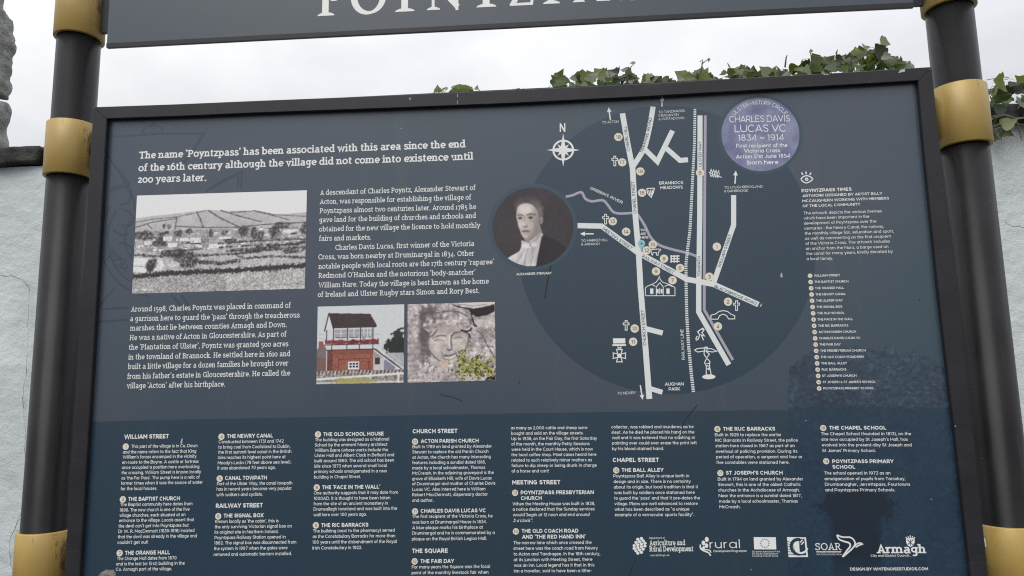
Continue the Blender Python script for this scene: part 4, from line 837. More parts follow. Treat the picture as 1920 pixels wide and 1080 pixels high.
# ---------------------------------------------------------------- numbered badges, column text
def badge(num, x, y, r, cap=None, name='number_badge', ink=1, cream=m_cream):
    b = Sheet(); disc(b, x, y, r, D4, 0, 28); s = str(num); cap = cap or r * .95
    w = cap * (.80 if len(s) == 1 else 1.5) * (.35 if s == '1' else .6 if s == '11' else .85 if s[0] == '1' else 1)
    text(b, s, x - w / 2, y + cap / 2, x + w / 2, y + cap / 2, cap, D5, 1, off=.006 if r > 7 else .002)
    b.build(name, [cream, m_brown], panel)
B_ = 'badge'
COLS = [
 (-.0135, 5.5, [('H', 'WILLIAM STREET', 233, 823, 316.3), (1, 236, 837.5), ('t', 'This part of the village is in Co. Down', 246.3, 840, 370.3), ('t', 'and the name refers to the fact that King', 230.5, 850.5, 367.8), ('t', 'William’s forces encamped in the vicinity', 230, 860, 368.5), ('t', 'en-route to the Boyne. A castle or fortress', 229.3, 869.8, 372.5), ('t', 'once occupied a position here overlooking', 228.8, 879.5, 373.8), ('t', 'the crossing. William Street is known locally', 228, 889.3, 377), ('t', 'as ‘the Far Pass’. The pump here is a relic of', 227.8, 899.3, 374.3), ('t', 'former times when it was the source of water', 227, 909, 380), ('t', 'for the local houses.', 226.5, 919.3, 294.5),
   (2, 230.5, 936.3), ('h', 'THE BAPTIST CHURCH', 240.5, 939.3, 337.3), ('t', 'The Baptist community here dates from', 225.5, 949, 360.8), ('t', '1896. The new church is one of the five', 224.5, 959.3, 355.5), ('t', 'village churches, each situated at an', 224, 969.3, 347.8), ('t', 'entrance to the village. Locals assert that', 223.3, 979, 363.8), ('t', 'the devil can’t get into Poyntzpass but', 222.5, 989.3, 353.8), ('t', 'Dr W. R. MacDermott (1839-1918) insisted', 222, 999.3, 364.5), ('t', 'that the devil was already in the village and', 221.3, 1009.5, 369), ('t', 'couldn’t get out!', 220.5, 1020, 277.5),
   (3, 224.5, 1037), ('h', 'THE ORANGE HALL', 234.5, 1040.3, 318.5), ('t', 'The Orange Hall dates from 1870', 219.3, 1050.3, 331), ('t', 'and is the last (or first) building in the', 218, 1060.3, 346.3), ('t', 'Co. Armagh part of the village.', 217.3, 1070.5, 322.5)]),
 (-.0125, 5.5, [(4, 415.3, 818.8), ('h', 'THE NEWRY CANAL', 425.8, 821.3, 511.8), ('t', 'Constructed between 1731 and 1742', 410, 831.3, 531.8), ('t', 'to bring coal from Coalisland to Dublin,', 409.5, 841.3, 544.3), ('t', 'the first summit level canal in the British', 409.3, 850.8, 546.3), ('t', 'Isles reaches its highest point here at', 408.8, 860.8, 535.5), ('t', 'Moody’s Locks (78 feet above sea level).', 408.3, 870.8, 546), ('t', 'It was abandoned 70 years ago.', 407.8, 880.5, 516.8),
   (5, 412, 897.3), ('h', 'CANAL TOWPATH', 422, 900, 500.5), ('t', 'Part of the Ulster Way, the canal towpath', 406.8, 910, 548), ('t', 'has in recent years become very popular', 406.3, 920, 546.8), ('t', 'with walkers and cyclists.', 405.8, 930.5, 492.5), ('H', 'RAILWAY STREET', 404.8, 952.3, 492.5),
   (6, 409.3, 968), ('h', 'THE SIGNAL BOX', 419.5, 970.5, 494.3), ('t', 'Known locally as ‘the cabin’, this is', 403.5, 980.8, 522.5), ('t', 'the only surviving Victorian signal box on', 402.8, 990.8, 547), ('t', 'its original site in Northern Ireland.', 402.5, 1000.8, 522), ('t', 'Poyntzpass Railway Station opened in', 402.3, 1011, 535.5), ('t', '1862. The signal box was disconnected from', 401.8, 1021, 555.5), ('t', 'the system in 1997 when the gates were', 401.3, 1031.5, 539.3), ('t', 'removed and automatic barriers installed.', 400.8, 1042.5, 547)]),
 (-.0105, 5.5, [(7, 596.3, 814.5), ('h', 'THE OLD SCHOOL HOUSE', 606.5, 817.8, 719.3), ('t', 'The building was designed as a National', 590.8, 827.5, 729.5), ('t', 'School by the eminent Newry architect', 590.5, 837.3, 726.3), ('t', 'William Barre (whose works include the', 590.3, 847.3, 727.8), ('t', 'Ulster Hall and Albert Clock in Belfast) and', 590, 857, 738.8), ('t', 'built around 1860. The old school has been', 589.8, 867, 738.8), ('t', 'idle since 1973 when several small local', 589.5, 877, 725.5), ('t', 'primary schools amalgamated in a new', 589.3, 887, 725.8), ('t', 'building in Chapel Street.', 589, 897.3, 676.8),
   (8, 594, 914), ('h', 'THE ‘FACE IN THE WALL’', 604.3, 917.3, 713), ('t', 'One authority suggests that it may date from', 588.5, 927.3, 746.3), ('t', '1000AD. It is thought to have been taken', 588.3, 937.5, 731.8), ('t', 'from the site of an ancient monastery in', 588.1, 947.5, 727.3), ('t', 'Drumsallagh townland and was built into the', 588, 957.5, 744.5), ('t', 'wall here over 100 years ago.', 587.8, 968, 687.5),
   (9, 592.3, 985), ('h', 'THE RIC BARRACKS', 602.5, 988.3, 690.8), ('t', 'The building (next to the pharmacy) served', 586.8, 998.5, 740), ('t', 'as the Constabulary Barracks for more than', 586.4, 1008.8, 740.8), ('t', '100 years until the disbandment of the Royal', 586, 1019.5, 743.8), ('t', 'Irish Constabulary in 1922.', 585.8, 1030.3, 678.8)]),
 (-.0085, 5.5, [('H', 'CHURCH STREET', 773.8, 812.5, 857.5), (10, 778.3, 828), ('h', 'ACTON PARISH CHURCH', 789, 830.5, 897.5), ('t', 'Built in 1789 on land granted by Alexander', 773.3, 840.5, 922), ('t', 'Stewart to replace the old Parish Church', 773.3, 850.3, 915.8), ('t', 'at Acton, the church has many interesting', 773.2, 860.3, 920), ('t', 'features including a sundial dated 1818,', 773.2, 870.3, 910.5), ('t', 'made by a local schoolmaster, Thomas', 773.1, 880.3, 910), ('t', 'McCreash. In the adjoining graveyard is the', 773.1, 890, 925.8), ('t', 'grave of Elizabeth Hill, wife of Davis Lucas', 773.1, 900.3, 921.8), ('t', 'of Druminargal and mother of Charles Davis', 773, 910, 928.8), ('t', 'Lucas VC. Also interred here is William', 773, 920.5, 910), ('t', 'Robert MacDermott, dispensary doctor', 773, 930.5, 914.3), ('t', 'and author.', 773, 941, 813),
   (11, 778.3, 958.8), ('h', 'CHARLES DAVIS LUCAS VC', 788.8, 961.5, 910.5), ('t', 'The first recipient of the Victoria Cross, he', 773, 971.3, 923.8), ('t', 'was born at Druminargal House in 1834.', 772.9, 982, 912.5), ('t', 'A blue plaque marks his birthplace at', 772.8, 992.3, 905.5), ('t', 'Druminargal and he is commemorated by a', 772.7, 1002.5, 927.5), ('t', 'plaque on the Royal British Legion Hall.', 772.5, 1013.3, 912.5), ('H', 'THE SQUARE', 772.8, 1036.8, 839.5), (12, 777.5, 1052.5), ('h', 'THE FAIR DAY', 788.5, 1055.8, 851.8), ('t', 'For many years the Square was the focal', 772.3, 1066, 918.8), ('t', 'point of the monthly livestock fair when', 772, 1076.8, 915.8)]),
 (-.005, 5.5, [('t', 'as many as 2,000 cattle and sheep were', 958, 805.2, 1101.3), ('t', 'bought and sold on the village streets.', 958.5, 815.2, 1093.8), ('t', 'Up to 1936, on the Fair Day, the first Saturday', 958.7, 825.2, 1119.3), ('t', 'of the month, the monthly Petty Sessions', 958.9, 835.3, 1105.8), ('t', 'were held in the Court House, which is now', 959, 845.4, 1112), ('t', 'the local coffee shop. Most cases heard here', 959.1, 855.5, 1118.3), ('t', 'related to such relatively minor matters as', 959.2, 865.7, 1110), ('t', 'failure to dip sheep or being drunk in charge', 959.4, 875.8, 1118.8), ('t', 'of a horse and cart!', 959.5, 886, 1028.8), ('H', 'MEETING STREET', 960.5, 908.3, 1050.5),
   (13, 965.8, 924), ('h', 'POYNTZPASS PRESBYTERIAN', 976.5, 927, 1113.5), ('h', 'CHURCH', 976.8, 937.5, 1015.8), ('t', 'When the Meeting House was built in 1838,', 961.3, 947.6, 1115.8), ('t', 'a notice declared that the Sunday services', 961.4, 957.7, 1115), ('t', 'would', 961.5, 968, 983.8), ('i', '“begin at 12 noon and end around', 985.8, 968, 1106.3), ('i', '3 o’clock”.', 961.8, 978.8, 998.8),
   (14, 967.3, 996.3), ('h', 'THE OLD COACH ROAD', 978.3, 999, 1084.5), ('h', 'AND ‘THE RED HAND INN’', 978.8, 1010, 1098), ('t', 'The narrow lane which once crossed the', 962.8, 1020.5, 1109.3), ('t', 'street here was the coach road from Newry', 963, 1031, 1120.8), ('t', 'to Acton and Tandragee. In the 18th century,', 963.2, 1041.6, 1125.3), ('t', 'at its junction with Meeting Street, there', 963.4, 1052.2, 1110.8), ('t', 'was an inn. Local legend has it that in this', 963.6, 1062.8, 1114.5), ('t', 'inn a traveller, said to have been a tithe-', 963.8, 1073.3, 1109.3)]),
 (-.0035, 5.5, [('t', 'collector, was robbed and murdered as he', 1146.3, 803.3, 1300.5), ('t', 'slept. As he died he placed his hand on the', 1146.8, 813.3, 1302), ('t', 'wall and it was believed that no washing or', 1147.5, 823.5, 1303.3), ('t', 'painting over could ever erase the print left', 1147.8, 833.5, 1306.3), ('t', 'by his blood-stained hand.', 1148, 844, 1244.5), ('H', 'CHAPEL STREET', 1149, 866.3, 1235.5), (15, 1155.3, 881.8), ('h', 'THE BALL ALLEY', 1165.8, 884.8, 1244.5),
   ('t', 'Poyntzpass Ball Alley is unique both in', 1150, 895.3, 1292), ('t', 'design and in size. There is no certainty', 1150.5, 905.7, 1295.3), ('t', 'about its origin, but local tradition is that it', 1151, 916, 1308.8), ('t', 'was built by soldiers once stationed here', 1151.5, 926.5, 1302.8), ('t', 'to guard the ‘pass’ and that it pre-dates the', 1151.8, 936.8, 1312.5), ('t', 'village. Plans are well advanced to restore', 1152.2, 947.3, 1308.3), ('t', 'what has been described as “a unique', 1152.5, 957.7, 1292.5), ('t', 'example of a vernacular sports facility”.', 1152.8, 968, 1301.3)]),
 (-.002, 5.5, [(16, 1345, 804.5), ('h', 'THE RUC BARRACKS', 1356, 807.5, 1453.5), ('t', 'Built in 1929 to replace the earlier', 1340.5, 818, 1465), ('t', 'RIC Barracks in Railway Street, the police', 1341, 828.3, 1496), ('t', 'station here closed in 1967 as part of an', 1341.7, 838.6, 1490), ('t', 'overhaul of policing provision. During its', 1342.3, 849, 1495), ('t', 'period of operation, a sergeant and four or', 1343, 859.4, 1504.3), ('t', 'five constables were stationed here.', 1343.5, 869.8, 1480),
   (17, 1350.5, 887), ('h', 'ST JOSEPH’S CHURCH', 1361.3, 890, 1467.5), ('t', 'Built in 1794 on land granted by Alexander', 1345.8, 901, 1505.5), ('t', 'Stewart, this is one of the oldest Catholic', 1346.4, 911.3, 1501.3), ('t', 'churches in the Archdiocese of Armagh.', 1347, 921.7, 1499.5), ('t', 'Near the entrance is a sundial dated 1817,', 1347.6, 932.2, 1503), ('t', 'made by a local schoolmaster, Thomas', 1348.3, 942.6, 1495.8), ('t', 'McCreash.', 1349, 953, 1388.3)]),
 (-.0005, 5.5, [(18, 1543.5, 802.5), ('h', 'THE CHAPEL SCHOOL', 1555, 805.5, 1661.5), ('t', 'The Chapel School (founded in 1813), on the', 1539.5, 816, 1708.5), ('t', 'site now occupied by St Joseph’s Hall, has', 1540.2, 826.5, 1702), ('t', 'evolved into the present-day St Joseph and', 1541, 837, 1709.3), ('t', 'St James’ Primary School.', 1541.8, 847.5, 1641.5),
   (19, 1549, 864.8), ('h', 'POYNTZPASS PRIMARY', 1560.5, 868.3, 1675.8), ('h', 'SCHOOL', 1561, 878.8, 1603.5), ('t', 'The school opened in 1973 as an', 1545.3, 889.7, 1669.5), ('t', 'amalgamation of pupils from Taniokey,', 1546, 900.3, 1697.5), ('t', 'Drumbanagher, Jerrettspass, Fourtowns', 1546.8, 910.8, 1706.5), ('t', 'and Poyntzpass Primary Schools.', 1547.5, 921.3, 1678.3)])]
for slope, cap, items in COLS:
    body = Sheet(); head = Sheet()
    def flush():
        global body, head
        if body.v: body.build('article_text', m_white, panel)
        if head.v: head.build('article_heading', m_white, panel)
        body = Sheet(); head = Sheet()
    for it in items:
        if isinstance(it[0], int): flush(); badge(it[0], it[1], it[2], 5.8); continue
        if it[0] == 'H': flush()
        k_, s, x0, y0, x1 = it; y1 = y0 + (x1 - x0) * slope
        if k_ == 't': text(body, s, x0, y0, x1, y1, cap, D4, off=.006)
        elif k_ == 'i': text(body, s, x0, y0, x1, y1, cap, D4, off=.006, shear=.25)
        elif k_ == 'h': text(head, s, x0, y0, x1, y1, 6.7, D4, off=.03)
        else: text(head, s, x0, y0, x1, y1, 7.4, D4, off=.034)
    flush()

# ---------------------------------------------------------------- right hand column
sh = Sheet()
text(sh, 'POYNTZPASS TIMES', 1503, 360.8, 1596.8, 357.5, 6.2, D4, off=.03)
text(sh, 'ARTWORK DESIGNED BY ARTIST BILLY', 1504.3, 369.8, 1654.5, 365, 5.0, D4, off=.02)
text(sh, 'MCCAUGHERN WORKING WITH MEMBERS', 1504.5, 379.3, 1667, 374, 5.0, D4, off=.02)
text(sh, 'OF THE LOCAL COMMUNITY', 1505, 388.8, 1613.3, 385.3, 5.0, D4, off=.02)
sh.build('artwork_heading', m_white, panel)
sh = Sheet()
for s, a, b, c, e in (('The artwork depicts the various themes', 1506.8, 402.3, 1653.3, 398.3), ('which have been important in the', 1507, 411.8, 1630, 408.3), ('development of Poyntzpass over the', 1507.5, 421.3, 1643, 417.3), ('centuries - the Newry Canal, the railway,', 1508.3, 430.8, 1657, 427), ('the monthly village fair, education and sport,', 1509, 440.3, 1675.8, 435.8),
    ('as well as commenting on the first recipient', 1509.5, 449.8, 1670.5, 445.5), ('of the Victoria Cross. The artwork includes', 1510.3, 459.3, 1668.5, 454.8), ('an anchor from the Nora, a barge used on', 1511, 468.8, 1665.5, 464.8), ('the canal for many years, kindly donated by', 1511.8, 478.3, 1674, 473.8), ('a local family.', 1512.5, 488, 1561.3, 487)):
    text(sh, s, a, b, c, e, 5.4, D4, off=.0)
sh.build('artwork_text', m_white, panel)
LST = [('WILLIAM STREET', 1575), ('THE BAPTIST CHURCH', 1590.8), ('THE ORANGE HALL', 1582.5), ('THE NEWRY CANAL', 1585.8), ('THE ULSTER WAY', 1580.5), ('THE SIGNAL BOX', 1579.3), ('THE OLD SCHOOL', 1583.3), ('THE FACE IN THE WALL', 1599.5), ('THE RIC BARRACKS', 1590.5), ('ACTON PARISH CHURCH', 1605), ('CHARLES DAVIS LUCAS VC', 1613), ('THE FAIR DAY', 1576.3), ('THE PRESBYTERIAN CHURCH', 1623.3), ('THE OLD COACH ROAD/INN', 1619), ('THE BALL ALLEY', 1588.3), ('RUC BARRACKS', 1587), ('ST JOSEPH’S CHURCH', 1605.8), ('ST JOSEPH & ST JAMES’S SCHOOL', 1641.5), ('POYNTZPASS PRIMARY SCHOOL', 1638.8)]
sh = Sheet()
for i, (s, xr) in enumerate(LST):
    t = i / 18; y = 517 + 211.3 * t; badge(i + 1, 1518.8 + 17 * t, y, 4.3, 3.4)
    xl = 1526.3 + 17.4 * t; text(sh, s, xl, y + 1.9, xr, y + 1.9 - (xr - xl) * (.018 - .014 * t), 4.2, D4, off=.02)
sh.build('place_list_text', m_white, panel)
sh = Sheet()
sh.v and 0
for q in ([(1501.5, 336), (1506, 331.5), (1512, 329.5), (1518, 331), (1523.5, 335.5), (1518.5, 340.5), (1512, 343), (1506, 341), (1501.5, 336)],): stroke(sh, q, 2.2, D4, curved=True)
disc(sh, 1512.3, 336.2, 3.4, D4 - .0001)
for a, b in (((1503, 323.5), (1505.3, 328.3)), ((1511, 321.8), (1511.6, 327)), ((1520.6, 323.6), (1518.3, 328.3))): stroke(sh, [a, b], 2.4, D4 - .0002)
sh.build('eye_symbol', m_white, panel)
sh = Sheet(); disc(sh, 1512.3, 336.2, 1.1, D4 - .0003); sh.build('eye_pupil', m_ink, panel)

# ---------------------------------------------------------------- the map
def road(name, px, w, mtl, d=D3, curved=False, label=None):
    r = Sheet(); stroke(r, px, w, d, curved=curved); return r.build(name, mtl, panel, label)
road('river', [(1060.8, 368.8), (1074, 366), (1090, 360.5), (1097.5, 372.5), (1110, 377.5), (1130, 375.5), (1140, 385), (1150, 397.5), (1165, 400.5), (1188, 399.5), (1197.5, 405), (1210, 425), (1220, 445), (1235, 458.8), (1260, 467.5), (1287.5, 474), (1311, 482)], 4.8, m_lilac, D2 - .0001, True, 'thin lilac river line winding across the map')
road('canal', [(1322.5, 216.5), (1321, 405), (1320.5, 540), (1320.5, 581), (1374, 675)], 5.2, m_lilac, D2 - .00015, label='lilac canal line beside the towpath')
road('road', [(1206, 277), (1232.5, 303), (1261, 245)], 9.6, m_road, D3 - .00003)
road('road', [(1249, 278), (1275, 300.8), (1290, 299.6)], 9.6, m_road, D3 - .00006)
road('road', [(1224.5, 200), (1221, 222), (1216.5, 245), (1209, 275), (1200, 292), (1187, 312)], 9.8, m_road, D3 - .00009, True)
road('road', [(1167, 212.5), (1177, 270), (1186, 315), (1190.5, 395), (1197.5, 475), (1201, 540), (1210, 647.5), (1217.5, 748)], 10.6, m_road, D3 - .00012)
road('road', [(1083, 423), (1128, 424), (1195.5, 473.5), (1287.5, 523.5), (1337.5, 533), (1422, 571)], 10.4, m_road, D3 - .00015)
road('road', [(1375.5, 366), (1375.5, 422), (1337.5, 532)], 9.6, m_road, D3 - .00018)
road('road', [(1312.5, 216.5), (1312, 405), (1310, 540), (1310, 585), (1366.5, 684)], 9.8, m_road, D3 - .00021)
road('road', [(1210, 616), (1242.5, 624.5)], 9.8, m_road, D3 - .00024)
road('road', [(1217, 728), (1242, 735.5)], 9.2, m_road, D3 - .00027)
# railway: a broken line
rl = Sheet(); q = np.array([(1303, 204.5), (1302, 270), (1298.8, 332.5), (1293.8, 430), (1286, 495), (1286.5, 540), (1287.5, 590), (1291, 647.5), (1296, 700), (1300.5, 738)], float)
sl_ = np.hypot(*np.diff(q, axis=0).T); cum = np.r_[0, np.cumsum(sl_)]; s = 0
while s < cum[-1] - 2.5:
    f_ = lambda t: (np.interp(t, cum, q[:, 0]), np.interp(t, cum, q[:, 1])); w_ = 5 + 1.2 * s / cum[-1]; stroke(rl, [f_(s), f_(s + 2.5)], w_, D3 - .0004); s += 4.2
rl.build('railway_line', m_road, panel, 'broken white line of the railway on the map')
def label_text(name, rows, cap, off, mtl=m_white, d=D5):
    b = Sheet()
    for s, x0, y0, x1, y1 in rows: text(b, s, x0, y0, x1, y1, cap, d, off=off)
    b.build(name, mtl, panel)
label_text('road_name', [('CHAPEL HILL', 1181, 283, 1174.7, 236)], 5.6, .004, m_ink)
label_text('road_name', [('TANDRAGEE', 1205, 287, 1216.5, 250), (' ROAD', 1217.6, 246, 1222.5, 221)], 5.6, .004, m_ink)
label_text('road_name', [('CHAPEL STREET', 1193.6, 400, 1189.2, 340)], 5.6, .004, m_ink)
label_text('road_name', [('CHURCH STREET', 1211.8, 647.5, 1207.6, 581)], 5.6, .004, m_ink)
label_text('road_name', [('MEETING STREET', 1129.5, 430.5, 1183, 468.5)], 5.6, .004, m_ink)
label_text('road_name', [('RAILWAY STREET', 1203.5, 482, 1262, 513.5)], 5.6, .004, m_ink)
label_text('road_name', [('BLACKBRIDGE ROAD', 1339, 538.5, 1417.5, 572)], 5.2, .004, m_ink)
label_text('road_name', [('WILLIAM STREET', 1350.5, 502.5, 1372, 440.5)], 5.4, .004, m_ink)
label_text('road_name', [('TOWPATH', 1313.3, 518, 1313.3, 481)], 5.4, .004, m_ink)
label_text('road_name', [('ULSTER WAY', 1315.2, 312.5, 1315.2, 265)], 5.2, .004, m_ink)
label_text('railway_name', [('RAILWAY LINE', 1284, 674.5, 1281, 617.5)], 5.4, .004)
label_text('river_name', [('GRIBBEN’S', 1106, 354.6, 1140, 370), ('RIVER', 1143.5, 371.5, 1166.5, 382.5)], 5.0, .008)
label_text('place_name', [('BRANNOCK', 1235.8, 346.2, 1281.5, 345.2), ('MEADOWS', 1238.2, 355, 1280.2, 353.7)], 5.8, .018)
label_text('place_name', [('AUGHAN', 1246.5, 723.2, 1282, 722.7), ('PARK', 1253.8, 732.5, 1275.5, 732.2)], 5.8, .016)
label_text('direction_text', [('TO ACTON', 1129, 232, 1160, 230.5)], 4.8, -.002)
label_text('direction_text', [('TO TANDRAGEE,', 1235, 212.7, 1285, 209.7), ('CRAIGAVON', 1235, 219.2, 1272.5, 217), ('& PORTADOWN', 1235, 225.8, 1283, 223.3)], 4.5, -.002)
label_text('direction_text', [('TO LOUGHBRICKLAND', 1358, 353.8, 1430, 351.8), ('& BANBRIDGE', 1358, 360.7, 1402, 359.5)], 4.5, -.002)
label_text('direction_text', [('TO MARKETHILL', 1090, 453.8, 1139.5, 452), ('& ARMAGH', 1090, 460.5, 1123.8, 459.5)], 4.5, -.002)
label_text('direction_text', [('TO NEWRY', 1158, 740, 1192.5, 738.7)], 4.8, -.002)
label_text('here_text', [('YOU', 1200.5, 433.8, 1212, 433.5), ('ARE', 1200.8, 440.8, 1211, 440.6), ('HERE', 1200.8, 447.5, 1216, 447.2)], 4.5, .02)
label_text('portrait_caption', [('ALEXANDER STEWART', 968.3, 516.3, 1034.3, 514.3)], 4.3, .024)
def arrow(a, b):
    s = Sheet(); a = np.array(a, float); b = np.array(b, float); t = (b - a) / np.linalg.norm(b - a); n_ = np.array([-t[1], t[0]]); c = b - t * 9
    stroke(s, [a, c], 2.4, D4); s.poly([at(*(c + n_ * 4.2)), at(*b), at(*(c - n_ * 4.2))], D4 - .0001); s.build('direction_arrow', m_white, panel)
for a, b in (((1144.5, 225), (1141, 201)), ((1241, 200), (1241.8, 180.5)), ((1378, 344.5), (1379.5, 320)), ((1113, 438.5), (1087.5, 438.5)), ((1200.5, 722), (1204.8, 749.5))): arrow(a, b)
# compass
cp = Sheet(); cx, cy = 1056, 281.5
ring(cp, cx, cy, 18.5, 3.6, D4); 
for i, a in enumerate(range(0, 360, 90)):
    r = math.radians(a); t = np.array([math.cos(r), math.sin(r)]); n_ = np.array([-t[1], t[0]]); c = np.array([cx, cy])
    cp.poly([at(*(c + t * 31)), at(*(c + (t + n_) * 4.6)), at(*(c + (t - n_) * 4.6))], D4 - .0001 - .00002 * i)
    r += math.pi / 4; t = np.array([math.cos(r), math.sin(r)]); n_ = np.array([-t[1], t[0]])
    cp.poly([at(*(c + t * 15.5)), at(*(c + (t + n_) * 3.2)), at(*(c + (t - n_) * 3.2))], D4 - .0003 - .00002 * i)
disc(cp, cx, cy, 5.2, D4 - .0005); text(cp, 'N', 1049.5, 247.5, 1060, 247.3, 16.2, D4, off=.03)
cp.build('compass_rose', m_white, panel)
for n_, x, y in ((18, 1159.5, 257), (17, 1166.5, 304.5), (19, 1200.5, 321.5), (16, 1203.8, 361.5), (13, 1148.8, 415), (14, 1174, 434.5), (15, 1224, 458.5), (12, 1212.5, 469.5), (8, 1245, 485), (6, 1275, 502.5), (9, 1230, 508.8), (7, 1261, 525.5), (3, 1330, 518.8), (1, 1344, 462.5), (5, 1312.5, 324), (2, 1365, 565.8), (4, 1346, 612), (10, 1190, 616), (11, 1187, 640.8)):
    badge(n_, x, y, 7.9, 6.9)
# symbols
def sym(name, strokes, w=1.7, discs=(), mtl=m_white):
    s = Sheet()
    for i, q in enumerate(strokes): stroke(s, q, w, D4 - .00004 * i, closed=False)
    for x, y, r, ry in discs: disc(s, x, y, r, D4 - .0004, ry=ry)
    s.build(name, mtl, panel)
def cross(x, y, k=1):
    o = [(-1.8, -9), (1.8, -9), (1.8, -4.5), (5.4, -4.5), (5.4, -1), (1.8, -1), (1.8, 9), (-1.8, 9), (-1.8, -1), (-5.4, -1), (-5.4, -4.5), (-1.8, -4.5)]
    s = Sheet(); stroke(s, [(x + a * k, y + b * k) for a, b in o], 1.5, D4, closed=True); s.build('cross_symbol', m_white, panel)
for x, y in ((1152.8, 302), (1135.5, 411), (1381, 573), (1174, 610)): cross(x, y)
sym('harp_symbol', [[(1212.5, 353.5), (1227, 353), (1225, 361), (1221, 370), (1214.5, 363), (1212.5, 353.5)], [(1216, 357), (1219, 366)], [(1220, 356), (1221, 366)], [(1224, 356), (1222, 364)]], 1.8)
sym('leaf_symbol', [[(1329, 323), (1338, 327), (1346, 329), (1353, 333)]] + [[(1331 + i * 4.4, 323.5 + i * 1.5), (1333.5 + i * 4.6, 317.5 + i * .8), (1335.5 + i * 4.4, 323.5 + i * 1.4)] for i in range(4)] + [[(1331 + i * 4.6, 325 + i * 1.5), (1333 + i * 4.3, 331 + i * .6), (1336.5 + i * 4.3, 327.5 + i * 1.2)] for i in range(4)], 1.5)
sym('cow_symbol', [[(1221, 470), (1222, 477), (1223, 478.5), (1225, 474), (1231, 473.5), (1231, 478.5), (1234, 478.5), (1235, 472), (1238, 469.5), (1238.5, 467.5), (1234, 467), (1222, 468), (1220, 472)]], 1.5)
sym('wall_symbol', [[(1258.5 + i * 5.6, 478.5), (1258.5 + i * 5.6, 492.5)] for i in range(3)] + [[(1256.8, 480.5 + i * 5), (1274, 480 + i * 5)] for i in range(3)], 2.2)
sym('bridge_symbol', [[(1333, 598.5), (1333, 591), (1341, 589), (1348, 584), (1356, 582.5), (1364, 584), (1371, 589.5), (1377.5, 592), (1377.5, 598), (1366, 598), (1362, 591.5), (1355.5, 589), (1349, 592), (1346, 598.5), (1333, 598.5)]], 1.6)
sym('player_symbol', [[(1304.5, 638), (1309, 636), (1312, 628), (1308, 622), (1315, 617), (1320, 618), (1316, 624), (1321, 630), (1315, 628), (1319, 638)], [(1307, 630), (1304.5, 636)]], 2.0, [(1317.5, 616.5, 2, None)])
sym('windpump_symbol', [[(1301.5, 656.5), (1308, 653.5), (1320, 652.5), (1334, 654), (1344.5, 658.5), (1336, 660), (1322, 658), (1308, 660), (1301.5, 656.5)], [(1321, 651), (1326, 651), (1325, 660), (1330, 664), (1325, 671), (1331, 678), (1330, 686), (1333.5, 703), (1324, 703), (1324.5, 687), (1321, 680), (1325, 672), (1320, 664), (1321, 651)], [(1324.5, 682), (1330, 681)], [(1324.5, 686), (1330.5, 686)]], 1.7, [(1329, 706.5, 12.4, 4.6), (1328.5, 691.5, 2.2, None)])
s = Sheet(); s.poly(U([(1149.2, 634.5), (1172.3, 634.3), (1172.6, 643.8), (1149.5, 644)]), D4); s.poly(U([(1148.3, 645.5), (1173.8, 645.3), (1173.5, 648.5), (1148.5, 648.7)]), D4)
mc_ = [(1161, 666.5)]; pts = []
for i in range(4):
    a = math.pi / 2 * i; 
    for (rr, da) in ((4.5, -math.pi / 4), (12.8, -.42), (11.3, 0), (12.8, .42)): pts.append((1161.3 + rr * math.cos(a + da), 667 + rr * math.sin(a + da)))
stroke(s, pts, 1.7, D4 - .0001, closed=True); disc(s, 1161.3, 667, 4.2, D4 - .0002); stroke(s, [(1157.5, 650), (1161.5, 652.5), (1165.5, 650)], 1.4, D4 - .0003); stroke(s, [(1156, 656), (1161, 651.5), (1167, 656)], 1.3, D4 - .00035)
s.build('medal_symbol', m_white, panel)
sym('school_symbol', [[(1210, 554.5), (1210, 540), (1213, 537), (1225, 532), (1230, 529), (1234.5, 523), (1236, 518), (1238, 524), (1242, 529), (1254, 533), (1264, 538), (1265.5, 540), (1265.5, 554.5), (1210, 554.5)], [(1230.5, 554), (1230.5, 538), (1237, 530), (1243.5, 538), (1243.5, 554)], [(1214, 536.5), (1222, 533.5), (1229, 537)], [(1246, 537), (1253, 534), (1261, 537.5)], [(1236.8, 540), (1236.8, 551)]], 1.4)
s = Sheet()
for x, y in ((1222, 546), (1252.5, 546)): s.poly(U([(x - 3, y - 5), (x + 3, y - 5), (x + 3, y + 5), (x - 3, y + 5)]), D4)
for x in (1233, 1240.5): s.poly(U([(x - 1.8, 542), (x + 1.8, 542), (x + 1.8, 550), (x - 1.8, 550)]), D4)
s.build('school_window_symbol', m_white, panel)
s = Sheet(); disc(s, 1202.8, 456.5, 6.8, D5 - .0003); s.poly(U([(1196.5, 459), (1209.2, 459), (1202.5, 469.5)]), D5 - .00035); s.build('location_pin', m_pin, panel, 'pale blue location pin on the map')
s = Sheet(); disc(s, 1202.8, 456.8, 1.9, D5 - .0006); s.build('pin_dot', m_ink, panel)

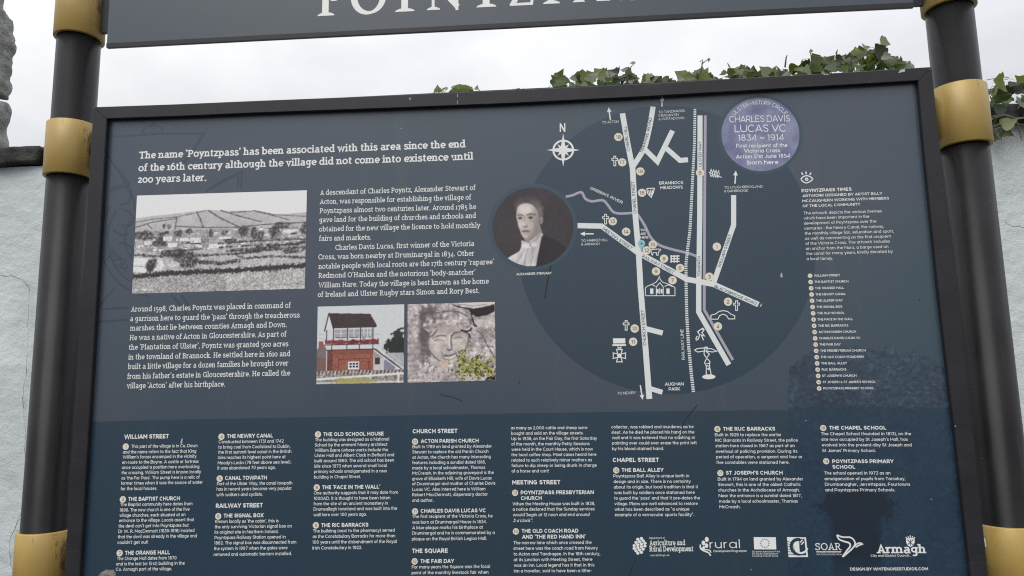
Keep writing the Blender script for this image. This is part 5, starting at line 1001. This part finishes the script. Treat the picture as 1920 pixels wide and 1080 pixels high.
# ---------------------------------------------------------------- purple plaque print
s = Sheet(); u_, v_ = at(1425.5, 252); R_ = .0634
s.poly([(u_ + R_ * math.cos(a), v_ + R_ * math.sin(a)) for a in np.linspace(0, 2 * math.pi, 97)[:-1]], D3); s.build('round_plaque', m_plaque, panel, 'round purple blue plaque with white lettering')
s = Sheet(); 
for t_, x0, y0, x1, y1, c in (('CHARLES DAVIS', 1367.5, 229.8, 1481, 228, 12.6), ('LUCAS VC', 1377.5, 248, 1473, 247, 14.2), ('1834 ~ 1914', 1384, 264, 1470, 263, 11.6)): text(s, t_, x0, y0, x1, y1, c, D4, off=-.004)
for t_, x0, y0, x1, y1, c in (('First recipient of the', 1380.5, 277, 1476.5, 275.7, 7.2), ('Victoria Cross', 1395, 286.6, 1462.5, 285.6, 7.2), ('Action 21st June 1854', 1380, 297.4, 1481.5, 295.6, 7.4), ('born here', 1401.5, 308.7, 1459.5, 307.7, 8)): text(s, t_, x0, y0, x1, y1, c, D4, off=.012)
lab = 'ULSTER HISTORY CIRCLE'; wd_ = []; 
for ch in lab: wd_.append(.3 if ch == ' ' else {'I': .32, 'W': 1}.get(ch, .72))
tot = sum(wd_); a_ = math.radians(139); rr = .0525; rad_span = math.radians(103); acc = 0
for ch, w_ in zip(lab, wd_):
    if ch != ' ':
        v, fs_, lay_ = sans_run(ch, 8.6); am = a_ - rad_span * (acc + w_ / 2) / tot; sc_ = .0068 / 70
        xm = (v[:, 0].min() + v[:, 0].max()) / 2; e = np.array([math.sin(am), math.cos(am)]); nn = np.array([math.cos(am), -math.sin(am)])
        ctr = np.array([u_ + rr * math.cos(am), v_ - rr * math.sin(am)]); q_ = ctr + np.outer((v[:, 0] - xm) * sc_ * .82, e) + np.outer(v[:, 1] * sc_, nn)
        base = len(s.v); s.v += [world(p[0], p[1], dz(D4 - .00002 * k)) for p, k in zip(q_, lay_)]; s.f += [tuple(i + base for i in f) for f in fs_]; s.m += [0] * len(fs_)
    acc += w_
s.build('plaque_lettering', m_white, panel)

# ---------------------------------------------------------------- logos along the bottom
s = Sheet()
k_ = 0
for row, cnt in enumerate((2, 3, 4, 4, 3, 2)):
    for c in range(cnt): disc(s, 1199.2 + (c - (cnt - 1) / 2) * 6.7, 1010.3 + row * 5.2 - (c - (cnt - 1) / 2) * 1.5, 3.1, D4, ry=2.75, n=12)
text(s, 'Department of', 1217.5, 1010.4, 1246, 1010.1, 3.2, D4, off=0)
slab(s, 'Agriculture and', 1217.8, 1022.6, 1285, 1022, 9.4, D4, 10); slab(s, 'Rural Development', 1217.8, 1034, 1300, 1033.4, 9.4, D4, 11)
text(s, 'www.dardni.gov.uk', 1218.5, 1042.8, 1255, 1042.5, 3.4, D4, off=.0)
s.build('department_logo', m_white, panel)
s = Sheet()
for i, (x, y, a, b) in enumerate(((1325.2, 1011.5, 3.6, 4.8), (1318.8, 1018, 3.4, 4.4), (1324.6, 1023, 3.3, 4.2), (1319.5, 1026.5, 2.4, 2.8))): disc(s, x, y, a, D4 - .00002 * i, ry=b, n=16)
stroke(s, [(1313, 1021), (1313.5, 1028), (1319, 1032.5), (1328, 1036), (1332.5, 1042)], 2.6, D4 - .0001, curved=True); stroke(s, [(1314, 1027), (1320, 1030), (1330, 1031.5), (1333, 1036)], 2, D4 - .00015, curved=True)
text(s, 'rural', 1330.7, 1028, 1387.5, 1027.5, 14.6, D4 - .0003, off=-.012, res=4); text(s, 'Development Programme', 1338, 1035.2, 1400, 1034.8, 3.8, D4, off=.012)
s.build('rural_logo', m_white, panel)
s = Sheet(); s.poly(U([(1413, 1007), (1454.5, 1007.3), (1455.5, 1030), (1414, 1030)]), D4)
for i, t_ in enumerate(('European Agricultural Fund', 'for Rural Development:', 'Investing in Rural Areas')): text(s, t_, 1410.5, 1035.6 + 4.1 * i, 1462 - (3 if i else 0), 1035.5 + 4.1 * i, 2.9, D4, off=.0)
s.build('flag_logo', m_white, panel)
s = Sheet(); m_star = m_brown
for i in range(12):
    a = math.pi / 6 * i; x = 1434 + 7.8 * math.cos(a); y = 1018.6 + 7.8 * math.sin(a); pts = []
    for j in range(10): rr_ = 1.7 if j % 2 == 0 else .75; b = math.pi / 5 * j - math.pi / 2; pts.append(at(x + rr_ * math.cos(b), y + rr_ * math.sin(b)))
    s.poly(pts, D5)
s.build('flag_stars', m_ink, panel)
s = Sheet(); s.poly(U([(1475.5, 1007), (1511, 1007.5), (1515, 1044.3), (1478.5, 1044.5)]), D4); s.build('leader_logo', m_white, panel)
s = Sheet(); ring(s, 1497, 1025, 13.5, 6, D5, a0=75, a1=290, n=24); s.poly(U([(1498, 1010), (1508, 1010), (1511.5, 1041), (1499.5, 1041)]), D5 - .0001)
for i in range(6): stroke(s, [(1475.5 + i * .6, 1014 + i * 5), (1488 + i * 1, 1020 + i * 4)], 1, D5 - .0002 - .00002 * i)
s.build('leader_logo_detail', m_dark, panel)
s = Sheet(); ring(s, 1501, 1024, 12.5, 3.6, D5 - .0005, a0=215, a1=345, n=20); stroke(s, [(1500, 1017), (1505, 1012)], 2, D5 - .0006); stroke(s, [(1502, 1021), (1507, 1016)], 2, D5 - .0006); s.build('leader_logo_arc', m_white, panel)
s = Sheet(); slab(s, 'SOAR', 1529, 1031.5, 1578, 1031.3, 13.2, D4, 8)
stroke(s, [(1530, 1034.3), (1577.5, 1034.2)], 1.1, D4 - .0002); text(s, 'SOUTHERN ORGANISATION', 1531, 1037.6, 1576, 1037.4, 2.2, D4 - .0002, off=0); text(s, 'FOR ACTION IN RURAL AREAS', 1531, 1041, 1578.5, 1040.8, 2.2, D4 - .0002, off=0)
stroke(s, [(1569, 1003), (1573, 1011), (1584, 1015.5), (1592, 1018), (1594, 1024), (1588, 1032), (1579.5, 1044)], 3, D4 - .0004, curved=True); stroke(s, [(1569, 1003), (1580, 1007), (1594, 1007.5), (1601, 1013), (1603, 1020), (1599, 1027), (1592, 1034), (1580, 1044)], 2.8, D4 - .0005, curved=True)
stroke(s, [(1600, 1026), (1606, 1020), (1612, 1018), (1617, 1020), (1611, 1022), (1604, 1026)], 2.6, D4 - .0006, curved=True)
s.build('bird_logo', m_white, panel)
s = Sheet(); slab(s, 'Armagh', 1643.8, 1037.3, 1736.5, 1037, 15.6, D4, 12.5); text(s, 'City and District Council...', 1632.5, 1043.9, 1708, 1043.4, 4, D4 - .0003, off=.012)
s.poly(U([(1698.5, 1009), (1714.5, 1009), (1714.8, 1017), (1711.5, 1023), (1706.8, 1025.5), (1702, 1023), (1698.8, 1017)]), D4 - .0004)
for i in range(5): stroke(s, [(1698 + i * 4.2, 1003.5 + abs(i - 2) * 1.6), (1700 + i * 3.3, 1009)], 1.6, D4 - .0006 - .00002 * i)
s.build('council_logo', m_white, panel)
s = Sheet(); stroke(s, [(1701, 1011.5), (1712, 1022)], 1.5, D5 - .0002); stroke(s, [(1712, 1011.5), (1702, 1021)], 1.5, D5 - .00025); stroke(s, [(1706.6, 1010.5), (1706.8, 1024)], 1, D5 - .0003); s.build('crest_detail', m_dark, panel)
s = Sheet(); text(s, 'DESIGN BY WHITENOISESTUDIOS.COM', 1594, 1069.7, 1740, 1069.2, 5.3, D4, off=.024); s.build('credit_text', m_white, panel)

# ---------------------------------------------------------------- wear on the panel
s = Sheet(); s.poly(U([(183, 1082), (190, 1073), (196, 1070.5), (199, 1067.5), (206, 1068.5), (213, 1068), (217.5, 1074), (216, 1082), (213, 1090), (199, 1088)]), D5); s.build('bird_dropping', m_drop, panel, 'dried bird dropping at the lower left of the panel')
for P_ in ([(338.5, 832), (340, 824), (342.5, 821), (342, 831)], [(1464, 511.5), (1466.5, 512), (1466.8, 517), (1467.5, 520), (1463.5, 520), (1462.8, 517), (1463.8, 515)], [(1425, 572), (1429, 568.5), (1427.5, 574.5), (1424, 576)], [(1271, 820), (1276.5, 812), (1277.5, 812), (1273, 820)]):
    s = Sheet(); s.poly(U(P_), D5); s.build('pale_speck', m_chip, panel)
for x_, y_ in ((1510.5, 788.5), (752.5, 241.5), (1746, 936), (1408, 1068)):
    s = Sheet(); disc(s, x_, y_, 1, D5, n=8); s.build('pale_speck', m_chip, panel)
s = Sheet(); stroke(s, [(824, 738), (835, 742), (848, 744.5), (867, 751.5)], 1.3, D5); s.build('scratch', m_scratch, panel)
s = Sheet()
stroke(s, [(1307, 760), (1296, 773), (1284, 789), (1277, 800)], 1.7, D5 - .0001); stroke(s, [(973, 716), (974.5, 718)], 3, D5 - .0001); disc(s, 1724, 562.5, 1.4, D5 - .0002, n=8); stroke(s, [(768, 204.5), (774, 205.5)], 1.8, D5); stroke(s, [(1192, 1050), (1184, 1066), (1180, 1078)], 1.5, D5); s.build('scratch', m_scratch, panel)
s = Sheet(); stroke(s, [(1033, 498), (1026, 530), (1021.5, 560)], 2.6, D3); s.build('dark_streak', m_scratch, panel)
# chips on the frame
s = Sheet(); df = FD - .0004
for P in ([(1684, 137), (1688, 131), (1696.5, 129), (1697, 134)], [(767.5, 183), (769.5, 183), (769.5, 187.5), (768, 187.5)], [(1543, 139.4), (1554, 139), (1553, 140.4), (1545, 140.6)], [(1844.6, 1008), (1847.4, 1010), (1849.6, 1024), (1847.6, 1026)], [(1790.2, 798), (1792, 798), (1792.4, 800), (1790.6, 800)]):
    s.poly(U(P, df), df)
s.poly(U([(857.4, 176), (858.3, 176), (858.4, 182), (857.5, 182)], df), df); s.poly(U([(857.6, 188), (858.4, 188), (858.4, 195), (857.6, 195)], df), df)
s.build('paint_chip', m_chip, sign)

# ---------------------------------------------------------------- header board
HV = -.40
hp = U([(200, 85), (480, 70.5), (960, 46.6), (1440, 21.5), (1713, 8.6)])
hb = Sheet()
hin = [(p[0], p[1]) for p in hp]; top = [(p[0], HV) for p in hin[::-1]]
allp = hin + top; n = len(allp)
V = [world(a, b, 0) for a, b in allp] + [world(a, b, .005) for a, b in allp]
header = mesh('header_board', V, [tuple(range(n)), tuple(range(2 * n - 1, n - 1, -1))] + [(i, n + i, n + (i + 1) % n, (i + 1) % n) for i in range(n)], m_header, sign, origin=world(.7, -.27, 0))
tag(header, 'slate blue header board with the village name in white capitals')
# folded lip along the lower edge
lp = [(p[0], p[1] - .0035) for p in hin]
V = [world(a, b, -.0012) for a, b in lp] + [world(a, b + .0045, -.0012) for a, b in hin] + [world(a, b + .0045, .0055) for a, b in hin]
n = len(lp); mesh('lower_lip', V, [(i, i + 1, n + i + 1, n + i) for i in range(n - 1)] + [(n + i, n + i + 1, 2 * n + i + 1, 2 * n + i) for i in range(n - 1)], m_frame, sign)
# title lettering: roman capitals with thick and thin strokes, cap height 100
def cap_letter(ch):
    o = []
    R = lambda a, b, c, e: o.append([(a, b), (c, b), (c, e), (a, e)])
    def serif(x0, x1, y, up=False):                 # bracketed slab
        s = -1 if up else 1; o.append([(x0, y), (x1, y), (x1 - 2, y + 4 * s), (x1 - 12, y + 9 * s), (x0 + 12, y + 9 * s), (x0 + 2, y + 4 * s)] if x1 - x0 > 30 else [(x0, y), (x1, y), (x1, y + 4 * s), (x0, y + 4 * s)])
    def bowl(P, ws): q = smooth(P, 5); w = np.interp(np.linspace(0, 1, len(q)), np.linspace(0, 1, len(ws)), ws); vs_, fs_ = ribbon(q, w); 
    def rb(P, ws, k=5, closed=False):
        q = smooth(P, k) if k > 1 else np.array(P, float); w = np.interp(np.linspace(0, 1, len(q)), np.linspace(0, 1, len(ws)), ws); o.append(('rb', ribbon(q, w, closed)))
    if ch == 'P': R(17, 0, 35, 100); serif(4, 52, 0); serif(6, 36, 100, True); rb([(30, 97), (52, 96), (68, 86), (70, 68), (62, 52), (46, 46), (36, 50)], [6, 9, 17, 18, 12, 7, 4]); adv = 82
    elif ch == 'O':
        q = [(52 + 40 * math.cos(a), 50 + 47 * math.sin(a)) for a in np.linspace(0, 2 * math.pi, 49)[:-1]]; w = [8 + 10 * abs(math.cos(a - .2)) for a in np.linspace(0, 2 * math.pi, 49)[:-1]]; o.append(('rb', ribbon(q, w, True))); adv = 106
    elif ch == 'Y': R(40, 0, 57, 46); serif(24, 74, 0); rb([(13, 97), (48, 44)], [17, 15], 1); rb([(84, 97), (50, 44)], [7, 8], 1); serif(0, 34, 100, True); serif(68, 97, 100, True); adv = 94
    elif ch == 'N': R(20, 0, 28, 97); serif(6, 44, 0); rb([(16, 98), (92, 6)], [17, 15], 1); R(86, -4, 94, 98); serif(2, 30, 100, True); serif(74, 107, 100, True); adv = 112
    elif ch == 'T': R(38, 0, 55, 100); serif(22, 72, 0); o.append([(3, 76), (8, 76), (14, 92), (80, 92), (86, 76), (91, 76), (89, 101), (4, 101)]); adv = 95
    elif ch == 'Z': o.append([(6, 78), (10, 78), (16, 93), (80, 93), (80, 100), (8, 100)]); rb([(70, 95), (14, 5)], [17, 17], 1); o.append([(4, 0), (80, 0), (84, 26), (79, 26), (70, 8), (4, 8)]); adv = 90
    elif ch == 'A': rb([(50, 99), (17, 3)], [7, 7], 1); rb([(49, 100), (82, 2)], [16, 17], 1); R(26, 32, 72, 39); serif(0, 33, 0); serif(63, 101, 0); adv = 100
    elif ch == 'S': rb([(66, 80), (56, 94), (38, 97), (22, 90), (18, 74), (28, 60), (48, 48), (64, 36), (66, 20), (54, 6), (36, 3), (20, 8), (11, 24)], [5, 7, 8, 12, 14, 17, 18, 17, 14, 12, 8, 7, 5]); o.append([(8, 0), (12, 0), (13, 30), (9, 30)]); o.append([(64, 70), (68, 70), (69, 100), (65, 100)]); adv = 80
    return o, adv
tl = Sheet()
KX = [('P', 595, 30.4, 627), ('O', 657.5, 27.6, 721.5), ('Y', 740.5, 22.7, 777.5), ('N', 800, 19.4, 0), ('T', 893, 14.2, 931), ('Z', 956, 11.3, 1001.5), ('P', 1018, 7.8, 1052), ('A', 1074, 4.6, 1144), ('S', 1163, 0.6, 0), ('S', 1224, -2.6, 0)]
for ch, x, y, xr in KX:
    parts, adv = cap_letter(ch); sc = .66
    xm = {'P': 4, 'O': 3, 'Y': 24, 'N': 6, 'T': 22, 'Z': 4, 'A': 0, 'S': 8}[ch]
    u0, v0 = at(x, y); u1, v1 = at(x + 10, y - .505); e = np.array([u1 - u0, v1 - v0]); e /= np.linalg.norm(e); nn = np.array([e[1], -e[0]]); m_ = MPP(x, y) * sc
    sx = {'Y': 1.12, 'T': 1.15, 'A': 1.05, 'Z': .86}.get(ch, 1.02)
    for i, p in enumerate(parts):
        vs_, fs_ = (p[1] if p[0] == 'rb' and isinstance(p, tuple) else (p, [tuple(range(len(p)))]))
        P = np.array(vs_, float); q = np.array([u0, v0]) + np.outer((P[:, 0] - xm) * m_ * sx, e) + np.outer(P[:, 1] * m_, nn); tl.add(q, fs_, -.0012 - .00006 * i)
tl.build('village_name_lettering', m_white, header, 'white serif capitals of the village name')

# ---------------------------------------------------------------- ivy and moss on the wall top
def leafmat(name, c1, c2, rough):
    m = mat(name, c1, rough, .5, var=(30, 0, c2, 4)); b = m.node_tree.nodes['Principled BSDF']; out_n = m.node_tree.nodes['Material Output']
    tr = m.node_tree.nodes.new('ShaderNodeBsdfTranslucent'); tr.inputs[0].default_value = (c1[0] * 2.2, c1[1] * 2.4, c1[2] * 1.0, 1); ad = m.node_tree.nodes.new('ShaderNodeMixShader'); ad.inputs[0].default_value = .38
    m.node_tree.links.new(b.outputs[0], ad.inputs[1]); m.node_tree.links.new(tr.outputs[0], ad.inputs[2]); m.node_tree.links.new(ad.outputs[0], out_n.inputs[0]); return m
LM = [leafmat('ivy_leaf_green', (0.050, 0.074, 0.011, 1), (0.026, 0.044, 0.008, 1), .48), leafmat('ivy_leaf_dark', (0.018, 0.030, 0.008, 1), (0.012, 0.020, 0.007, 1), .5), leafmat('ivy_leaf_yellow', (0.12, 0.14, 0.035, 1), (0.085, 0.11, 0.028, 1), .4), leafmat('ivy_leaf_pale', (0.17, 0.19, 0.15, 1), (0.11, 0.13, 0.09, 1), .4)]
m_stem = mat('ivy_stem_bark', (0.10, 0.08, 0.06, 1), .8, .3, var=(40, .4, None, 5))
m_moss = mat('moss_green', (0.09, 0.13, 0.03, 1), .9, .2, bump=[(120, .004)], var=(60, 0, (0.045, 0.075, 0.016, 1), 6))
out1 = [(0, -.02), (.20, -.07), (.44, .02), (.52, .17), (.44, .26), (.43, .42), (.33, .54), (.20, .66), (0, .98)]
leaf_meshes = []
for var in range(6):
    r = random.Random(var); V = [(0, .0, 0), (0, .45, 0), (0, .98, 0)]
    wid = r.uniform(.85, 1.15); hl = [(p[0] * wid * (1 + r.uniform(-.1, .1)), p[1] * (1 + r.uniform(-.06, .06))) for p in out1[1:-1]]
    fold = r.uniform(.1, .45); curl = r.uniform(-.35, .35); tw = r.uniform(-.3, .3)
    def zz(x, y): return fold * abs(x) + curl * y * y + tw * x * y + .10 * math.sin(x * 9 + var) * abs(x)
    V = [(0, 0, 0), (0, .3, zz(0, .3)), (0, .6, zz(0, .6)), (0, .98, zz(0, .98))]
    F = []
    for sg in (1, -1):
        b = len(V)
        for x, y in hl: V.append((sg * x, y, zz(x * sg, y)))
        k = len(hl); c = [0, 0, 1, 1, 1, 2, 2][:k]
        seq = [0] + list(range(b, b + k)) + [3]
        # fan against the midrib
        ids = [(0, b, b + 1), (0, b + 1, 1), (1, b + 1, b + 2), (1, b + 2, b + 3), (1, b + 3, 2), (2, b + 3, b + 4), (2, b + 4, b + 5), (2, b + 5, b + 6), (2, b + 6, 3)]
        F += [t if sg > 0 else t[::-1] for t in ids]
    b = len(V); V += [(-.02, 0, 0), (.02, 0, 0), (.02, -.45, -.12), (-.02, -.45, -.12)]; F.append((b, b + 1, b + 2, b + 3))
    for mi in range(4):
        me = bpy.data.meshes.new('ivy_leaf_mesh'); me.from_pydata(V, [], F); me.materials.append(LM[mi]); me.polygons.foreach_set('use_smooth', [True] * len(F)); me.update(); leaf_meshes.append(me)
def ivy(root, leaves, stems):
    for P, size, mi in leaves:
        me = leaf_meshes[random.randrange(6) * 4 + mi]; o = bpy.data.objects.new('leaf', me); S.collection.objects.link(o)
        size *= random.uniform(.62, 1.12); o.scale = (size * random.uniform(.85, 1.25), size, size)
        q = Matrix.Rotation(random.uniform(-1.3, 1.3), 4, 'Y') @ Matrix.Rotation(random.gauss(math.radians(68), .45), 4, 'X') @ Matrix.Rotation(random.uniform(-math.pi, math.pi), 4, 'Z')
        o.rotation_euler = q.to_euler(); o.parent = root; o.location = P - Vector(root.location)
    for L, w in stems:
        V = []; F = []
        for i, p in enumerate(L):
            rr_ = w * (1 - .6 * i / max(1, len(L) - 1))
            for a in range(5): V.append(p + Vector((rr_ * math.cos(a * 1.2566), rr_ * math.sin(a * 1.2566) * .7, rr_ * math.sin(a * 1.2566) * .7)))
        for i in range(len(L) - 1):
            for a in range(5): F.append((i * 5 + a, i * 5 + (a + 1) % 5, i * 5 + 5 + (a + 1) % 5, i * 5 + 5 + a))
        mesh('stem', V, F, m_stem, root)
prof = [(800, 172), (835, 166), (900, 164), (958, 158), (985, 157), (1012, 163), (1028, 152), (1035, 145), (1052, 136), (1064, 148), (1075, 140), (1095, 134), (1108, 140), (1118, 128), (1140, 125), (1152, 134), (1165, 128), (1183, 130), (1195, 150), (1203, 146), (1218, 130), (1226, 140), (1240, 136), (1256, 147), (1275, 146), (1292, 136), (1312, 130), (1328, 130), (1338, 142), (1352, 138), (1365, 118), (1380, 124), (1388, 116), (1404, 118), (1415, 132), (1432, 124), (1448, 126), (1462, 118), (1482, 116), (1492, 122), (1506, 118), (1520, 112), (1534, 104), (1550, 106), (1570, 102), (1590, 100), (1606, 98), (1618, 88), (1640, 88), (1652, 82), (1662, 104), (1674, 100), (1690, 107), (1700, 116), (1717, 118), (1726, 126)]
PX = [p[0] for p in prof]; PY = [p[1] for p in prof]
def base_y(x): return np.interp(x, [0, 1920], [276, 199])
def clump(x0, x1, n, label, smin, smax, ymin_off=0, seed=0, pal=.2):
    random.seed(seed); root = empty('ivy_plant', P3((x0 + x1) / 2, base_y((x0 + x1) / 2), DW + .1), label, 'ivy', 'ivy growing along the wall top')
    L = []
    for i in range(n):
        x = x0 + (x1 - x0) * (i + random.random()) / n; top = np.interp(x, PX, PY); d = DW + random.uniform(-.02, .30)
        fr = 185 - (x - 800) * .055
        y = top + 16 + (max(fr, top + 22) - top) * random.random() ** 1.2 * random.choice([.5, 1, 1.3]) if i % 3 else top + random.uniform(11, 17)
        sz = random.uniform(smin, smax); r_ = random.random(); mi = 3 if r_ < pal else 2 if r_ < pal + .2 else 1 if r_ < pal + .42 else 0
        L.append((P3(x, y, d), sz, mi))
    for i in range(int(n * .75)):                # the growth goes on down to the coping, behind the board
        x = x0 + (x1 - x0) * (i + random.random()) / (n * .75); fr = 188 - (x - 800) * .055; y = fr + (base_y(x) + 6 - fr) * random.random()
        L.append((P3(x, y, DW + random.uniform(-.05, .30)), random.uniform(smin, smax), random.choice([0, 0, 1, 1, 2, 3])))
    st_ = []
    for i in range(max(3, n // 12)):
        xx = random.uniform(x0, x1); top = np.interp(xx, PX, PY); a = P3(xx + random.uniform(-20, 20), base_y(xx), DW + .12); b = P3(xx, top + 8, DW + .1); m1 = a.lerp(b, .5) + Vector((random.uniform(-.04, .04), 0, 0)); st_.append(([a, m1, b], .003))
    a = P3(x0, base_y(x0) - 3, DW + .12); b = P3(x1, base_y(x1) - 3, DW + .12); st_.append(([a.lerp(b, t) + Vector((0, random.uniform(-.03, .03), random.uniform(-.01, .02))) for t in np.linspace(0, 1, 9)], .009))
    ivy(root, L, st_); return root, st_
clump(958, 1016, 7, 'tiny grey ivy sprig just beside the green moss cushion, left of the other ivy', .03, .04, seed=2, pal=.6)
clump(1034, 1190, 58, 'low ivy of broad cupped leaves above the compass and Chapel Hill of the map', .042, .058, seed=3, pal=.18)
clump(1206, 1345, 52, 'low ivy with one thin upright sprig, above the railway line end of the map', .042, .058, seed=4, pal=.2)
clump(1362, 1512, 84, 'spreading ivy with bare twigs above the round purple plaque', .036, .05, seed=5, pal=.22)
clump(1512, 1716, 165, 'tallest densest ivy mound, beside the top of the right post', .036, .054, seed=6, pal=.2)
# fine upright sprigs
def sprig(px, root_label=None): pass
sp_root = empty('ivy_sprig', P3(1440, 130, DW + .08), 'bare thin ivy twigs sticking up out of the leaves against the sky', 'twig')
spr = []
for L in ([(1166, 160), (1174, 140), (1184, 124), (1192, 117)], [(1160, 158), (1154, 142)], [(1312, 146), (1316, 124), (1318, 112)], [(1316, 120), (1330, 109)], [(1472, 126), (1474, 108), (1476, 103)], [(1522, 120), (1521, 105), (1519, 98)], [(1521, 104), (1545, 107), (1560, 107)], [(1505, 111), (1520, 110)], [(1568, 101), (1570, 93)], [(1368, 126), (1364, 118)], [(1386, 142), (1392, 133), (1398, 135)]):
    spr.append(([P3(x, y, DW + .06) for x, y in L], .0035))
ivy(sp_root, [(P3(x, y, DW + .06), s, 3) for x, y, s in ((1190, 118, .03), (1176, 131, .03), (1314, 116, .02), (1330, 110, .022), (1521, 98, .016), (1622, 86, .028), (1651, 80, .04), (1640, 90, .04))], spr)
# right of the post
random.seed(9)
rr_root = empty('ivy_plant', P3(1895, 200, DW - .05), 'ivy hanging over the dark coping at the right edge, right of the right post', 'ivy', 'ivy growing along the wall top')
L = []
for i in range(88):
    x = random.uniform(1852, 2010); t = random.random(); y = 150 + 105 * t + (8 if x < 1865 else 0) - (0 if t > .5 else 5) + (x - 1900) * .12
    if 205 < y < 232 and random.random() < .75: continue
    if y > 232 and (x - 1856) % 44 > 26: continue
    r_ = random.random(); L.append((P3(x, y, DW - .05 + random.uniform(-.06, .05) if y > 190 else DW + random.uniform(-.05, .2)), random.uniform(.04, .058), 3 if r_ < .25 else 2 if r_ < .42 else 1 if r_ < .66 else 0))
ivy(rr_root, L, [([P3(x, y, DW - .06) for x, y in q], w) for q, w in (([(1850, 224), (1880, 214), (1905, 222), (1960, 216)], .012), ([(1858, 236), (1890, 228), (1930, 236)], .009), ([(1850, 150), (1880, 144), (1902, 150)], .003), ([(1870, 230), (1876, 250), (1878, 264)], .003), ([(1905, 225), (1916, 262)], .004))])
# moss cushion
V = []; F = []; c = P3(866, 176, DW + .05); nu, nv = 26, 12
for j in range(nv + 1):
    for i in range(nu):
        a = 2 * math.pi * i / nu; b = math.pi / 2 * j / nv; nz_ = 1 + (fbm(np.array([i * .7]), np.array([j * .9]), 3, 4)[0] - .5) * .28
        V.append(c + Vector((math.cos(a) * math.cos(b) * .058 * nz_, math.sin(a) * math.cos(b) * .05 * nz_, -.038 + (math.sin(b) ** .8) * .070 * nz_)))
for j in range(nv):
    for i in range(nu): F.append((j * nu + i, j * nu + (i + 1) % nu, (j + 1) * nu + (i + 1) % nu, (j + 1) * nu + i))
mx0, mz0 = P3(866, 176, DW + .05)[0], P3(866, 176, DW + .05)[2]
rough_block('loose_stone', mx0 - .10, mx0 + .09, DW - .01, DW + .16, CT - .004, mz0 - .028, .03, m_stone, wall, 97, (12, 8, 8), .08)
tag(mesh('moss_cushion', V, F, m_moss, smooth=True), 'small bright green moss cushion peeping over the top rail of the board', 'moss')
random.seed(12)
g_root = empty('ivy_plant', P3(860, 215, DW + .05), 'few small dry ivy leaves flanking the moss cushion at the left end', 'ivy', 'ivy growing along the wall top')
ivy(g_root, [(P3(x, y, DW + .02), s, 3) for x, y, s in ((812, 174, .026), (822, 172, .026), (830, 171, .03), (836, 168, .024), (886, 166, .03), (893, 168, .03), (900, 170, .026), (848, 166, .02))], [([P3(806, 180, DW + .03), P3(828, 174, DW + .03), P3(838, 168, DW + .03)], .003), ([P3(880, 182, DW + .03), P3(886, 172, DW + .03)], .003)])
